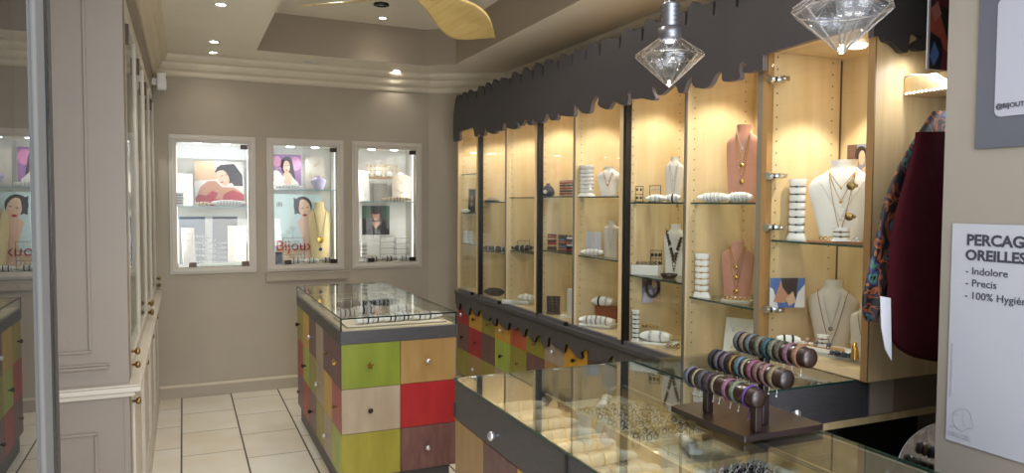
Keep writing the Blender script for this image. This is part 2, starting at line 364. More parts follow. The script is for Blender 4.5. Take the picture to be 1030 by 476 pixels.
# ------------------------------------------------------------------ portrait prints
def ell(cx, cz, rx, rz, n=18, a0=0, a1=2*PI): return [(cx+rx*math.cos(a0+(a1-a0)*i/n), cz+rz*math.sin(a0+(a1-a0)*i/n)) for i in range(n if a1-a0 > 6.2 else n+1)]
def portrait(kind, w, h):
    """list of (material, polygon) in a w x h sheet, origin bottom-left"""
    S = lambda pts: [(x*w, z*h) for x, z in pts]
    E_ = lambda cx,cz,rx,rz: ell(cx*w, cz*h, rx*w, rz*h)
    Rr = lambda cx, cz, rx, rz, t_: [(cx*w+(x_*math.cos(t_)-z_*math.sin(t_)), cz*h+(x_*math.sin(t_)+z_*math.cos(t_))) for x_, z_ in ell(0, 0, rx*w, rz*h)]
    if kind == 'red':
        return [(PWHITE, S([(0,.0),(1,0),(1,1),(0,1)])), (PTAN, S([(0,.55),(.45,.6),(.4,1),(0,1)])), (HAIR, Rr(.66,.72,.23,.21,-.3)), (HAIR, S([(.5,.92),(.8,.95),(.97,.7),(.98,.45),(.8,.45)])),
                (SKIN, S([(.04,.22),(.12,.42),(.26,.55),(.42,.56),(.55,.42),(.8,.42),(.97,.30),(.97,.12),(.1,.1)])), (SKIN2, Rr(.57,.64,.115,.2,.45)), (HAIR, S([(.40,.74),(.46,.88),(.62,.93),(.74,.78),(.66,.80),(.52,.80)])), (HAIR, Rr(.55,.675,.03,.009,.3)), (HAIR, Rr(.64,.70,.028,.009,.3)), (RED, Rr(.55,.535,.035,.014,.4)),
                (RED, S([(.08,0),(.10,.26),(.22,.22),(.36,.34),(.55,.24),(.75,.36),(1,.26),(1,0)])), (RED, E_(.13,.14,.12,.11)), (SKIN, S([(.40,.16),(.52,.36),(.60,.38),(.56,.14)]))]
    if kind == 'lilac':
        return [(LILAC, S([(0,0),(1,0),(1,1),(0,1)])), (PWHITE, E_(.1,.25,.25,.3)), (mat('print_pink_blossom','c77fa8',.5), E_(.8,.75,.2,.2)), (mat('print_pink_blossom'), E_(.15,.8,.15,.15)), (HAIR, E_(.5,.68,.22,.27)), (HAIR, S([(.55,.7),(.72,.7),(.8,.3),(.6,.4)])),
                (SKIN2, S([(.2,.0),(.3,.35),(.42,.5),(.6,.48),(.75,.3),(.85,0)])), (SKIN2, E_(.48,.65,.12,.18)), (PWHITE, S([(.1,0),(.25,.36),(.45,.12),(.5,0)])), (PWHITE, S([(.6,0),(.68,.35),(.9,.2),(.95,0)])), (RED, E_(.48,.555,.04,.018)), (HAIR, E_(.44,.68,.03,.012)), (HAIR, E_(.54,.68,.03,.012))]
    if kind == 'pale':
        return [(PALE, S([(0,0),(1,0),(1,1),(0,1)])), (PTAN, S([(.0,.1),(.2,.3),(.4,.15),(.6,.25),(.6,0),(0,0)])), (HAIR, Rr(.62,.83,.20,.14,.3)), (SKIN2, Rr(.66,.78,.13,.15,.25)), (SKIN2, S([(.5,.6),(.62,.68),(.85,.65),(.9,.0),(.62,.0),(.6,.35)])), (HAIR, S([(.42,.95),(.55,.9),(.52,.72),(.44,.7)])),
                (RED, E_(.66,.69,.05,.018)), (HAIR, Rr(.61,.79,.03,.006,.2)), (HAIR, Rr(.72,.81,.03,.006,.2))]
    if kind == 'dark':
        return [(PDARK, S([(0,0),(1,0),(1,1),(0,1)])), (PGREEN, S([(0,.55),(.35,.6),(.3,1),(0,1)])), (PGREEN, S([(.75,.5),(1,.5),(1,1),(.7,1)])), (SKIN, E_(.5,.68,.13,.2)), (HAIR, E_(.5,.83,.17,.13)), (SKIN, S([(.3,.1),(.38,.45),(.62,.45),(.72,.1)])), (PDARK, S([(.2,0),(.35,.38),(.5,.2),(.65,.38),(.8,0)]))]
    if kind == 'blue':
        return [(PBLUE, S([(0,0),(1,0),(1,1),(0,1)])), (PWHITE, S([(0,0),(.25,0),(.1,.6),(0,.7)])), (PWHITE, S([(.7,0),(1,0),(1,.8),(.8,.5)])), (SKIN, S([(.1,.2),(.3,.9),(.5,.8),(.6,.3),(.4,.15)])), (HAIR, S([(.3,1),(.35,.7),(.5,.45),(.75,.35),(.8,1)])), (PTAN, S([(.45,.3),(.65,.55),(.75,.2),(.55,.05)]))]
    return [(mat('print_grey_blue','8a8a9c',.5), S([(0,0),(1,0),(1,1),(0,1)])), (mat('print_brown','6a4c40',.5), S([(0,.5),(.5,.6),(.4,1),(0,1)])), (HAIR, E_(.6,.75,.25,.2)), (SKIN2, E_(.65,.66,.14,.18)), (mat('print_pale_lilac','c9c2dc',.5), S([(.0,0),(.1,.35),(.5,.45),(.7,.1),(.6,0)])), (SKIN2, S([(.55,0),(.7,.4),(.85,.45),(1,.1),(1,0)]))]
def photo_card(lab, kind, loc, rz, w, h, tilt=0, name='photo_card', cat='photo card', text=None):
    t = thing(name, lab, cat, loc, rz)
    T = Matrix.Rotation(-tilt, 4, 'X')
    MB(T).box(-w/2, w/2, 0, .004, 0, h).build('backing', PAPER, t, local=True)
    mb = MB(T @ Matrix.Translation((-w/2, 0, 0))); ms = []
    for k, (m, pts) in enumerate(portrait(kind, w, h)):
        if m not in ms: ms.append(m)
        pts = [(min(max(x,0),w), min(max(z,0),h)) for x, z in pts]
        mb.poly(pts, ms.index(m), .0006+.0005*k)
    mb.build('photograph', ms, t, local=True)
    if text:
        for i, (tx, x, z, s, m) in enumerate(text):
            add_text(tx, t, (x-w/2, -.0085, z), (PI/2-tilt*0, 0, 0), s, m, 'lettering')
    return t
def add_text(body, parent, loc, rot, size, m, name='lettering', off=0, ext=.0004):
    cu = bpy.data.curves.new(name, 'FONT'); cu.body = body; cu.size = size; cu.extrude = ext; cu.offset = off; cu.resolution_u = 3
    cu.materials.append(m)
    tmp = bpy.data.objects.new(name, cu); C.objects.link(tmp)
    dg = bpy.context.evaluated_depsgraph_get(); me = bpy.data.meshes.new_from_object(tmp.evaluated_get(dg))
    bpy.data.objects.remove(tmp); me.materials.clear(); me.materials.append(m)
    o = bpy.data.objects.new(name, me); C.objects.link(o); o.parent = parent; o.location = loc; o.rotation_euler = rot
    return o

# ------------------------------------------------------------------ jewellery display items (all face local -y)
def sup(a, b, n, e=.6):
    out = []
    for i in range(n):
        t_ = 2*PI*i/n; c_, s_ = math.cos(t_), math.sin(t_)
        out.append((a*math.copysign(abs(c_)**e, c_), b*math.copysign(abs(s_)**e, s_)))
    return out
def ring_thing(lab, m, loc, R, r, axis='x', group=None, wide=1.5, parent_rz=0, name='bracelet', cat='bracelet', sy=1.0):
    o = MB().torus((0,0,0), R, r, axis, 18, 6, wide, sy).build(name, m, origin=(0,0,0)); o.location = loc; o.rotation_euler = (0,0,parent_rz)
    return tag(o, lab, cat, group)
def W(loc, rz, p):
    c_, s_ = math.cos(rz), math.sin(rz); return (loc[0]+p[0]*c_-p[1]*s_, loc[1]+p[0]*s_+p[1]*c_, loc[2]+p[2])
_mesh = {}
def pillow(loc, rz, L, h, where, nb=4, mats=(SILVER,), mcol=WHITEL, bl='thin silver', col='white'):
    """soft display cushion lying along local x with bangles round it"""
    d = h*.9; rings = []
    for i in range(17):
        t_ = i/16; s_ = max(.06, math.sin(PI*t_))**.33; x = -L/2+L*t_
        rings.append([(x, q[0]*d*(.82+.5*abs(2*t_-1)**3), h/2+q[1]*h/2*s_) for q in sup(.5, 1, 16, .75)])
    o = MB().loft(rings).build('display_cushion', mcol, origin=(0,0,0)); o.location = loc; o.rotation_euler = (0,0,rz)
    tag(o, f'{col} display cushion {where}', 'display cushion')
    for k in range(nb):
        x = (k+.5)/nb*L*.72-L*.36; m = mats[k % len(mats)]; ss = max(.06, math.sin(PI*(x+L/2)/L))**.33
        ring_thing(f'{bl} bracelet on the {col} cushion {where}', m, W(loc, rz, (x, 0, h/2)), h*.52*ss, .0022 if h < .06 else .003, 'x', f'bracelets on the {col} cushion {where}', 2.0, rz)
    return o
def roll_column(loc, rz, wd, h, where, nb=6, m=SILVER, mcol=WHITEL, col='white', bl='thin', br=.0022):
    rings = []
    n = nb+1
    for i in range(n*6+1):
        t_ = i/(n*6); z = h*t_; s_ = 1+.13*abs(math.sin(PI*n*t_))
        fl_ = max(0, 1-t_/.12)**1.5*.45 + max(0, (t_-.9)/.1)**1.5*.25
        rings.append([(q[0]*wd/2*(s_+fl_), q[1]*wd*.3*(s_+fl_*.6), z) for q in sup(1, 1, 18, .7)])
    o = MB().loft(rings).build('bracelet_column', mcol, origin=(0,0,0)); o.location = loc; o.rotation_euler = (0,0,rz)
    tag(o, f'upright {col} padded bracelet column {where}', 'bracelet display')
    for k in range(1, n):
        rr = MB()
        pts = [(q[0]*wd/2*1.06, q[1]*wd*.3*1.12, 0) for q in sup(1, 1, 20, .75)]
        rr.tube(pts, br, 6, True).ball((0,-wd*.3*1.12-.002,0), .0045, 6, (1.3,.6,1))
        b_ = rr.build('bracelet', m[k % len(m)] if isinstance(m, list) else m, origin=(0,0,0)); b_.location = (loc[0], loc[1], loc[2]+h*k/n); b_.rotation_euler = (0,0,rz)
        tag(b_, f'{bl} bracelet on the {col} column {where}', 'bracelet', f'bracelets on the {col} column {where}')
    return o
def bust_sections(wd, h, slim=False):
    if slim: return [(0,.40,.13,.0),(.25,.44,.15,0),(.55,.49,.17,0),(.72,.50,.18,0),(.80,.46,.18,.0),(.85,.33,.17,.01),(.89,.23,.15,.02),(.94,.205,.14,.025),(1.0,.215,.15,.025)]
    return [(0,.30,.13,.0),(.2,.36,.16,0),(.45,.45,.2,0),(.6,.50,.21,0),(.70,.49,.2,.005),(.78,.40,.18,.01),(.84,.27,.16,.02),(.9,.19,.145,.03),(.96,.185,.14,.03),(1.0,.2,.15,.03)]
def bust(loc, rz, wd, h, m, lab, slim=False):
    sc = bust_sections(wd, h, slim); S = smooth_pts([(a, b_, c_, d_) for a, b_, c_, d_ in sc], 3)
    rings = [[(w_*wd*math.cos(2*PI*i/28), dd*wd+yc*wd-d_*wd*0 + (-1)*0 + d_*0 + math.sin(2*PI*i/28)*dd*wd*(1 if math.sin(2*PI*i/28) < 0 else .55), z*h) for i in range(28)] for z, w_, dd, yc in S for d_ in (0,)]
    o = MB().loft(rings).build('necklace_bust', m, origin=(0,0,0)); o.location = loc; o.rotation_euler = (0,0,rz)
    tag(o, lab, 'necklace bust'); o['_w'] = wd
    return (S, wd, h, loc, rz)
def necklace(B, zt, zl, xt, m, lab, pend=None, pm=None, r=.0013, p=1.25, beads=0, bead_r=.004):
    S, wd, h, loc, rz = B
    def surf(x, z):
        zz = max(0, min(1, z/h))
        for a, b_ in zip(S, S[1:]):
            if a[0] <= zz <= b_[0]:
                k = (zz-a[0])/max(1e-6, b_[0]-a[0]); ww, dd, yc = [a[j]+(b_[j]-a[j])*k for j in (1,2,3)]; break
        q = max(0, 1-(x/(ww*wd))**2)
        return dd*wd+yc*wd - dd*wd*math.sqrt(q) - .003
    pts = []
    for i in range(25):
        s_ = -1+2*i/24; z = (zl+(zt-zl)*abs(s_)**p)*h; x = s_*xt*wd*(.55+.45*abs(s_)) if xt > .3 else s_*xt*wd
        pts.append((x, surf(x, z), z))
    mb = MB()
    if beads:
        for i in range(beads):
            q = pts[int(i*24/(beads-1))]; mb.ball(q, bead_r, 6)
    else: mb.tube(pts, r, 5)
    t = mb.build('necklace', m, origin=(0,0,0)); t.location = loc; t.rotation_euler = (0,0,rz)
    tag(t, lab, 'necklace')
    if pend:
        z = zl*h-pend*.9; MB().lathe([(.001,-.002),(pend*.8,-.0015),(pend,.0),(pend*.8,.0015),(.001,.002)], (0, surf(0,z)-.004, z), 14, axis='y').build('pendant', pm or m, t, local=True)
    return t
def earring_rack(loc, rz, wd, h, rows, cols, where, m=SILVER, fm=BLACK, drop=.014, name='earring_rack', base=True):
    t = thing(name, f'small metal earring rack {where}', 'earring rack', loc, rz)
    f = MB(); 
    for s_ in (-1, 1): f.box(s_*wd/2-.0015, s_*wd/2+.0015, -.0015, .0015, 0, h)
    f.build('upright', fm, t, local=True)
    for k in range(rows):
        z = h*(1-k/rows)-.002; MB().box(-wd/2, wd/2, -.0012, .0012, z-.0015, z+.0015).build('crossbar', fm, t, local=True)
    if base: MB().box(-wd/2-.004, wd/2+.004, -.02, .02, 0, .004).build('base', fm, t, local=True)
    for k in range(rows):
        for c_ in range(cols):
            z = h*(1-k/rows)-.005; x = wd*((c_+.5)/cols-.5)
            e = MB().tube([(0,0,0),(0,-.002,-drop*.5)], .0006, 4).ball((0,-.002,-drop*.75), drop*.32, 6, (1,.5,1.2)).build('earring', m, origin=(0,0,0))
            e.location = W(loc, rz, (x, -.003, z)); e.rotation_euler = (0,0,rz)
            tag(e, f'tiny drop earring hanging on the rack {where}', 'earring', f'earrings on the rack {where}')
    return t
def card_board(loc, rz, wd, h, lab, m=WHITEL, rows=3, cols=3, jm=GOLD, tilt=.2, jl='small gold pendant necklace on the board', grp='pendants on boards', easel=True, curved=False):
    T = Matrix.Rotation(-tilt, 4, 'X')
    t = thing('jewellery_board', lab, 'display board', loc, rz)
    mb = MB(T)
    if curved:
        mb.prism([(-wd/2,0),(wd/2,0),(wd/2,h*.93),(wd*.3,h),(-wd*.3,h),(-wd/2,h*.93)], lambda p: (p[0],0,p[1]), lambda p: (p[0],.008,p[1]))
    else: mb.box(-wd/2, wd/2, 0, .008, 0, h)
    mb.build('padded_panel', m, t, local=True, bevel=.002)
    if easel: MB().box(-.006, .006, .01, .012+h*.25, 0, .004).box(-.006,.006,.008+h*.22,.014+h*.24,0,h*.55).build('easel_leg', m, t, local=True)
    for r_ in range(rows):
        for c_ in range(cols):
            x = wd*((c_+.5)/cols-.5)*.85; z = h*(.12+.78*(r_+.5)/rows)
            q = T @ Vector((x, -.0025, z))
            e = MB(Matrix.Rotation(-tilt, 4, 'X')).tube([(-wd*.2/cols*1.5,0,h*.3/rows),(0,-.0005,0),(wd*.2/cols*1.5,0,h*.3/rows)], .0009, 4).ball((0,-.001,-.003), .0042, 6, (1,.5,1.2)).build('pendant', jm, origin=(0,0,0))
            e.location = W(loc, rz, q); e.rotation_euler = (0,0,rz); tag(e, jl, 'pendant', grp)
    return t
def tray(loc, rz, wd, d, h, lab, m=WHITEL, edge=None):
    t = thing('display_tray', lab, 'tray', loc, rz)
    MB().box(-wd/2, wd/2, -d/2, d/2, 0, h*.6).build('pad', m, t, local=True, bevel=.002)
    r_ = MB(); e = .005
    r_.box(-wd/2,wd/2,-d/2,-d/2+e,0,h).box(-wd/2,wd/2,d/2-e,d/2,0,h).box(-wd/2,-wd/2+e,-d/2,d/2,0,h).box(wd/2-e,wd/2,-d/2,d/2,0,h)
    r_.build('rim', edge or m, t, local=True, bevel=.001); return t
def small_rings(base, rz, wd, d, nx, ny, lab, grp, ms, R=.009, r=.0016, upright=True, name='ring', cat='ring', jit=.002):
    for i in range(nx):
        for j in range(ny):
            x = wd*((i+.5)/nx-.5)+random.uniform(-jit,jit); y = d*((j+.5)/ny-.5)+random.uniform(-jit,jit); m = ms[(i*3+j) % len(ms)]
            key = ('ring', m.name, R, r, upright)
            if key not in _mesh:
                mb = MB().torus((0,0,R if upright else r), R, r, 'y' if upright else 'z', 14, 5)
                if upright: mb.ball((0,0,2*R+.001), r*2.2, 6, (1,1,.8))
                ob = mb.build(name, m, origin=(0,0,0)); _mesh[key] = ob.data
            else: ob = bpy.data.objects.new(name, _mesh[key]); C.objects.link(ob)
            ob.location = W(base, rz, (x, y, 0)); ob.rotation_euler = (0,0,rz+random.uniform(-.2,.2)); tag(ob, lab, cat, grp)
def beads(pts, r, m, lab, name='bead_necklace'):
    o = MB()
    for q in pts: o.ball(q, r, 7)
    o.tube(pts, .0008, 4)
    c_ = pts[0]; return tag(o.build(name, m, origin=(c_[0],c_[1],c_[2])), lab, 'necklace')
def knob(name, kind, p, d, parent):
    """d = outward direction axis string like '-y' or '-x'"""
    T = Matrix.Translation(p) @ (Matrix.Rotation(PI/2, 4, 'X') if d == '-y' else Matrix.Rotation(-PI/2, 4, 'Y'))
    mb = MB(T)
    if kind == 'star':
        mb.lathe([(.004,0),(.004,.012)], n=10)
        pts = []
        for i in range(10):
            a = PI/2+i*PI/5; rr = .021 if i % 2 == 0 else .009; pts.append((rr*math.cos(a), rr*math.sin(a)))
        mb.prism(pts, lambda q: (q[0],q[1],.012), lambda q: (q[0],q[1],.02)); m = GOLD
    elif kind == 'ball': mb.lathe([(.004,0),(.004,.008),(.01,.012),(.0145,.02),(.0145,.026),(.008,.032),(.001,.033)], n=14); m = SILVER
    elif kind == 'dark': mb.lathe([(.005,0),(.004,.01),(.011,.016),(.014,.024),(.009,.032),(.001,.033)], n=14); m = mat('dark_bronze','3a2f28',.3,.9)
    else: mb.lathe([(.005,0),(.004,.01),(.011,.014),(.013,.02),(.006,.026),(.001,.027)], n=14); m = BRASS
    return mb.build(name, m, parent)

# ------------------------------------------------------------------ central island
IX0, IX1, IY0, IY1 = .75, 1.39, 3.895, 5.53
isl = thing('display_island', 'free-standing glass-topped island of multicoloured drawers in the middle of the shop', 'display counter', ((IX0+IX1)/2, (IY0+IY1)/2, 0))
MB().box(IX0+.02, IX1-.02, IY0+.06, IY1-.02, 0, .121).build('plinth', CHAR, isl)
MB().box(IX0+.014, IX1-.014, IY0+.014, IY1-.014, .12, .845).build('carcass', mat('carcass_dark','3a322c',.7), isl)
MB().box(IX0-.004, IX1+.004, IY0-.004, IY1+.004, .845, .914).build('charcoal_band', CHAR, isl, bevel=.002)
MB().box(IX0+.01, IX1-.01, IY0+.01, IY1-.01, .914, .920).build('display_bed', mat('pale_wood_bed','cbbb9f',.6), isl)
g = MB(); gz = .985
g.box(IX0,IX1,IY0,IY1,gz-.006,gz); 
g.box(IX0,IX1,IY0,IY0+.006,.915,gz-.006).box(IX0,IX1,IY1-.006,IY1,.915,gz-.006).box(IX0,IX0+.006,IY0+.006,IY1-.006,.915,gz-.006).box(IX1-.006,IX1,IY0+.006,IY1-.006,.915,gz-.006)
g.build('glass_case', GLASSD, isl)
e = MB(); q = .0025
for (x0,x1,y0,y1) in [(IX0,IX1,IY0-q,IY0+.001),(IX0,IX1,IY1-.001,IY1+q),(IX0-q,IX0+.001,IY0,IY1),(IX1-.001,IX1+q,IY0,IY1)]: e.box(x0,x1,y0,y1,gz-.007,gz)
for x, y in [(IX0,IY0),(IX1,IY0),(IX0,IY1),(IX1,IY1)]: e.box(x-.0035,x+.0035,y-.0035,y+.0035,.915,gz)
e.build('glass_edging', mat('dark_glass_edge','12211f',.2), isl)
ZR = [.845, .604, .362, .12]
cols_f = [['green','tan'],['beige','red'],['olive','brown']]
kf = [['star','ball'],['dark',None],[None,'ball']]
for r_ in range(3):
    for c_ in range(2):
        x0 = IX0+c_*.32; x1 = x0+.32
        d = MB().box(x0+.0015,x1-.0015,IY0,IY0+.016,ZR[r_+1]+.0015,ZR[r_]-.0015).build('drawer', STAIN[cols_f[r_][c_]], isl, bevel=.0015)
        d['label'] = f'{cols_f[r_][c_]} stained drawer front'
        k = kf[r_][c_]
        if k: knob('knob', k, ((x0+x1)/2-.01, IY0, (ZR[r_]+ZR[r_+1])/2), '-y', d)
cl = [['olive','yellow','purple','beige','purple','purple'],['red','lime','olive','beige','yellow','rose'],['purple','red','purple','olive','beige','lime']]
kk = ['dark','ball','brass']
for r_ in range(3):
    for c_ in range(6):
        y1 = IY1-c_*(IY1-IY0)/6; y0 = y1-(IY1-IY0)/6
        d = MB().box(IX0,IX0+.016,y0+.0015,y1-.0015,ZR[r_+1]+.0015,ZR[r_]-.0015).build('drawer', STAIN[cl[r_][c_]], isl, bevel=.0015)
        d['label'] = f'{cl[r_][c_]} stained drawer front on the long side'
        if (r_+c_) % 2 == 0 or (r_ == 0 and c_ == 5): knob('knob', 'star' if (r_,c_) == (0,5) else kk[(r_+2*c_) % 3], (IX0, (y0+y1)/2, (ZR[r_]+ZR[r_+1])/2), '-x', d)
# island contents
zb = .9205
tray((1.07, 4.13, zb), 0, .56, .36, .012, 'shallow cream tray at the near end inside the island case', CREAML)
for i, (x, y, rz, L, w_, nb, mm, col, bl) in enumerate([(.93,4.03,.25,.15,'at the near left of the island case',4,(SILVER,BLACK),'white','silver'),(1.10,4.05,.2,.17,'in the near middle of the island case',5,(BLACK,BLACK,SILVER),'white','black and silver'),
        (1.265,4.05,.15,.16,'at the near right of the island case',4,(BLACK,SILVER),'white','dark'),(.86,4.30,.2,.14,'behind the near left cushion of the island',4,(BLACK,),'white','black beaded'),
        (1.00,4.45,.1,.17,'in the second row of the island case',6,(BLACK,SILVER),'white','black and silver'),(1.22,4.42,.1,.16,'at the right of the second row of the island',5,(SILVER,BLACK),'white','silver'),
        (.98,4.72,.0,.17,'in the third row of the island case',6,(BLACK,BLACK,SILVER),'black','steel'),(1.2,4.75,.1,.17,'at the right of the third row of the island',5,(SILVER,),'black','shiny silver')]):
    pillow((x,y,zb+.0075 if y < 4.31 else zb), rz, L*1.12, .048, w_, nb, mm, BLACKV if col == 'black' else WHITEL, bl, col)
for i in range(3):
    earring_rack((.86+.18*i, 5.12, zb), 0, .12, .054, 3, 6, f"at the {['left','middle','right'][i]} of the front row inside the far end of the island", SILVER, BLACK, .01)
    earring_rack((.88+.18*i, 5.32, zb), 0, .12, .054, 3, 6, f"at the {['left','middle','right'][i]} of the back row inside the far end of the island", GOLD, BLACK, .01)
t = tray((1.24, 5.0, zb), 0, .2, .12, .03, 'small clear box tray inside the right of the island case', PWHITE)
small_rings((1.24,5.0,zb+.02), 0, .16, .09, 6, 3, 'small silver ring standing in the clear tray of the island', 'rings in the island tray', [SILVER, BLACK])
small_rings((.83,4.9,zb+.001), 0, .1, .5, 3, 12, 'small black and silver ring along the left side of the island case', 'rings along the left of the island', [BLACK, SILVER], .008)

# ------------------------------------------------------------------ right wall display cabinet
CXF, CXB = 2.15, 2.545
PY = [5.98, 5.49, 4.96, 4.42, 3.93, 3.37, 2.85, 2.325, 1.83]
cab = thing('wall_display_cabinet', 'long maple wall cabinet of lit glass-fronted bays over coloured drawers', 'display cabinet', (2.35, 3.9, 0))
ZB0, ZT = .84, 2.62
MB().box(CXF+.03, 2.6, 2.44, 5.96, 0, .13).build('plinth', CHAR, cab)
MB().box(CXF+.017, CXB+.02, 2.44, 5.975, .13, ZB0).build('lower_carcass', mat('carcass_dark'), cab)
MB().box(CXF, CXB+.02, 2.33, 5.98, ZB0, ZB0+.018).build('base_board', MAPLE, cab)
MB().box(CXB, CXB+.02, 2.31, 5.98, ZB0+.018, ZT).box(CXB, CXB+.02, 1.84, 2.31, 1.0, ZT).build('back_panel', MAPLE, cab)
MB().box(CXF+.0, CXB, 1.83, 5.98, 2.36, 2.38).build('top_board', MAPLE, cab)
for k, y in enumerate(PY):
    if k == 8: continue
    mb = MB().box(CXF+(.006 if k in (2,4,6) else 0), CXB, y-.009, y+.009, ZB0+.018, 2.36); mb.build('partition', MAPLE, cab)
    hb = MB()
    for xx in (CXF+.045, CXB-.05):
        for j in range(30):
            z = ZB0+.1+j*.048; hb.box(xx-.003, xx+.003, y-.0099, y-.0085, z-.003, z+.003)
    hb.build('peg_holes', mat('peg_hole_dark','4a3318',.8), cab)
MB().box(CXF-.004, 2.729, 1.813, 1.839, .985, 2.72).build('end_panel', MAPLE2, cab)
MB().box(CXF-.006, CXF+.001, 1.812, 1.84, .985, 2.2).build('end_panel_edging', mat('edge_band_brown','8a6a42',.5), cab)
# posts: light wood strip + black channel in front of every second partition
for k in (1, 3, 5):
    y = PY[k]
    MB().box(CXF-.004, CXF+.03, y+.002, y+.045, ZB0, 2.36).build('post', MAPLE, cab)
    MB().box(CXF-.008, CXF+.028, y-.022, y+.002, ZB0, 2.36).build('channel', BLACK, cab)
MB().box(CXF-.006, CXF+.03, PY[7]+.012, PY[7]+.045, ZB0, 2.2).build('post', mat('post_grey','8d8576',.35,.4), cab)
MB().box(CXF-.01, CXF+.02, PY[7]-.016, PY[7]+.012, ZB0, 2.2).build('post', mat('post_brown_wood','9a7748',.5), cab)
for k in (2, 4, 6):
    y = PY[k]; MB().box(CXF-.003, CXF+.006, y-.005, y+.005, ZB0+.02, 2.36).build('glass_edge_strip', mat('steel_edge','7c7a70',.3,.6), cab)
MB().box(CXF-.003, CXF+.02, 5.962, 5.99, ZB0, 2.36).build('post', MAPLE, cab)
# ledge and drip band
led = MB().box(CXF-.03, CXF+.0, 2.44, 5.99, ZB0-.028, ZB0).build('ledge', CHAR, cab, bevel=.003)
MB().box(CXF-.006, CXF+.018, 2.34, 5.96, ZB0, ZB0+.022).build('glass_track', mat('grey_track','77757a',.35,.5), cab)
for px, py in [(475.5,298.5),(503,309),(570,333)]:
    p = onx(px, py, CXF-.01); MB().lathe([(.012,-.022),(.013,-.01),(.012,0)], (CXF-.006, p.y, ZB0+.018), 12, axis='x').build('lock', BLACK, cab)
z5 = lambda px, py, x0, y0, s=5.15: (x0+px/s, y0+py/s)
band = [z5(a, b_, 440, 260) for a, b_ in [(57,225),(70,258),(84,264),(92,240),(96,232),(102,262),(110,266),(116,236),(122,234),(128,262),(140,282),(160,294),(168,258),(176,262),(186,288),(205,302),(214,274),(232,268),(230,290),(238,310),(262,326),(272,308),(280,312),(284,340),(300,352),(306,314),(312,313),(322,342),(360,374),(370,335),(378,337),(386,368),(402,372),(414,362),(430,375),(438,405),(448,404),(456,370),(470,368),(472,398),(488,425),(502,434),(514,404),(538,400),(534,430),(545,450),(568,458),(574,414),(592,412),(590,440),(605,455),(640,470),(655,488)]]
band += [z5(a, b_, 440, 345) for a, b_ in [(664,8),(676,12),(690,36),(712,62),(738,84),(748,72),(742,52),(762,40),(786,38),(790,56),(780,76),(795,96),(830,102),(880,98),(900,70),(915,75),(925,120),(960,125)]]
bp = [onx(px, py, CXF-.02) for px, py in band]; b2 = [(p.y, p.z) for p in bp]
y_ = b2[-1][0]; b2 = [q for q in b2]
while y_ > 2.6:
    b2 += [(y_-.05, .64), (y_-.09, .72), (y_-.12, .70)]; y_ -= .14
cont = smooth_pts(b2, 3)
poly_ = [(5.99, ZB0-.028)] + [(5.99, .74)] + [c_ for c_ in cont if c_[0] < 5.985] + [(cont[-1][0], ZB0-.028)]
def board_from(poly2, xa, xb, name, mats_, parent):
    bm = bmesh.new(); loc = parent.location
    va = [bm.verts.new((xa-loc.x, y-loc.y, z-loc.z)) for y, z in poly2]
    bm.faces.new(va)
    front = list(bm.faces)
    ret = bmesh.ops.extrude_face_region(bm, geom=front)
    bmesh.ops.translate(bm, vec=(xb-xa,0,0), verts=[q for q in ret['geom'] if isinstance(q, bmesh.types.BMVert)])
    bmesh.ops.recalc_face_normals(bm, faces=bm.faces)
    for f in bm.faces: f.material_index = 0 if abs(f.normal.x) > .5 or len(mats_) == 1 or f.calc_center_median().z+loc.z > 2.33 else 1
    me = bpy.data.meshes.new(name); bm.to_mesh(me); bm.free()
    for mm in mats_: me.materials.append(mm)
    o = bpy.data.objects.new(name, me); C.objects.link(o); o.parent = parent; return o
board_from(poly_, CXF-.02, CXF-.002, 'drip_band', [mat('drip_band_grey','4a4644',.5), BLACK], cab)
rows_c = [['red','amber','olive','amber','orange','olive','beige','amber','brown','lime','red','tan','olive','yellow'],
          ['brown','red','brown','lime','olive','brown','tan','red','olive','brown','yellow','lime','red','tan'],
          ['olive','tan','olive','beige','tan','olive','red','brown','lime','tan','purple','yellow','olive','red']]
ZC3 = [.81, .57, .35, .135]
yy = 5.985; DW = .28
for c_ in range(14):
    for r_ in range(3):
        y1 = yy-c_*DW; y0 = max(2.44, y1-DW)
        if y1-y0 < .05: continue
        d = MB().box(CXF-.001,CXF+.015,y0+.001,y1-.001,ZC3[r_+1]+.001,ZC3[r_]-.001).build('drawer', STAIN[rows_c[r_][c_]], cab)
        d['label'] = f'{rows_c[r_][c_]} stained drawer front'
        if (r_*2+c_) % 5 != 4: knob('knob', ['ball','dark','brass'][(c_+r_) % 3], (CXF, (y0+y1)/2, (ZC3[r_]+ZC3[r_+1])/2-(.04 if r_ == 0 else 0)), '-x', d)
# glass
for k in range(8):
    y1, y0 = PY[k]-.01, PY[k+1]+.01
    xo = CXF+.006 if k % 2 else CXF+.014
    if k == 7:
        pn = MB().box(CXF-.004, CXF+.002, y0+.005, y1-.02, 1.02, 2.19).build('hinged_glass_door', GLASSD, cab); xg = CXF-.004
        for px, py in [(777,80),(777,177),(777,229),(776,312)]:
            p = onx(px, py, CXF)
            h_ = MB().lathe([(.016,-.014),(.017,0),(.016,.004)], (xg, PY[7]-.03, p.z), 16, axis='x')
            h_.lathe([(.011,0),(.011,.05)], (xg+.012, PY[7]-.035, p.z), 12, axis='x').box(xg+.01, xg+.05, PY[7]-.075, PY[7]-.012, p.z-.009, p.z+.009).lathe([(.007,0),(.007,.012)], (xg+.03, PY[7]-.08, p.z), 10, axis='y')
            h_.build('glass_hinge', CHROME, pn)
    else:
        MB().box(xo, xo+.006, y0, y1, ZB0+.02, 2.36).build('glass_pane', GLASSD, cab)
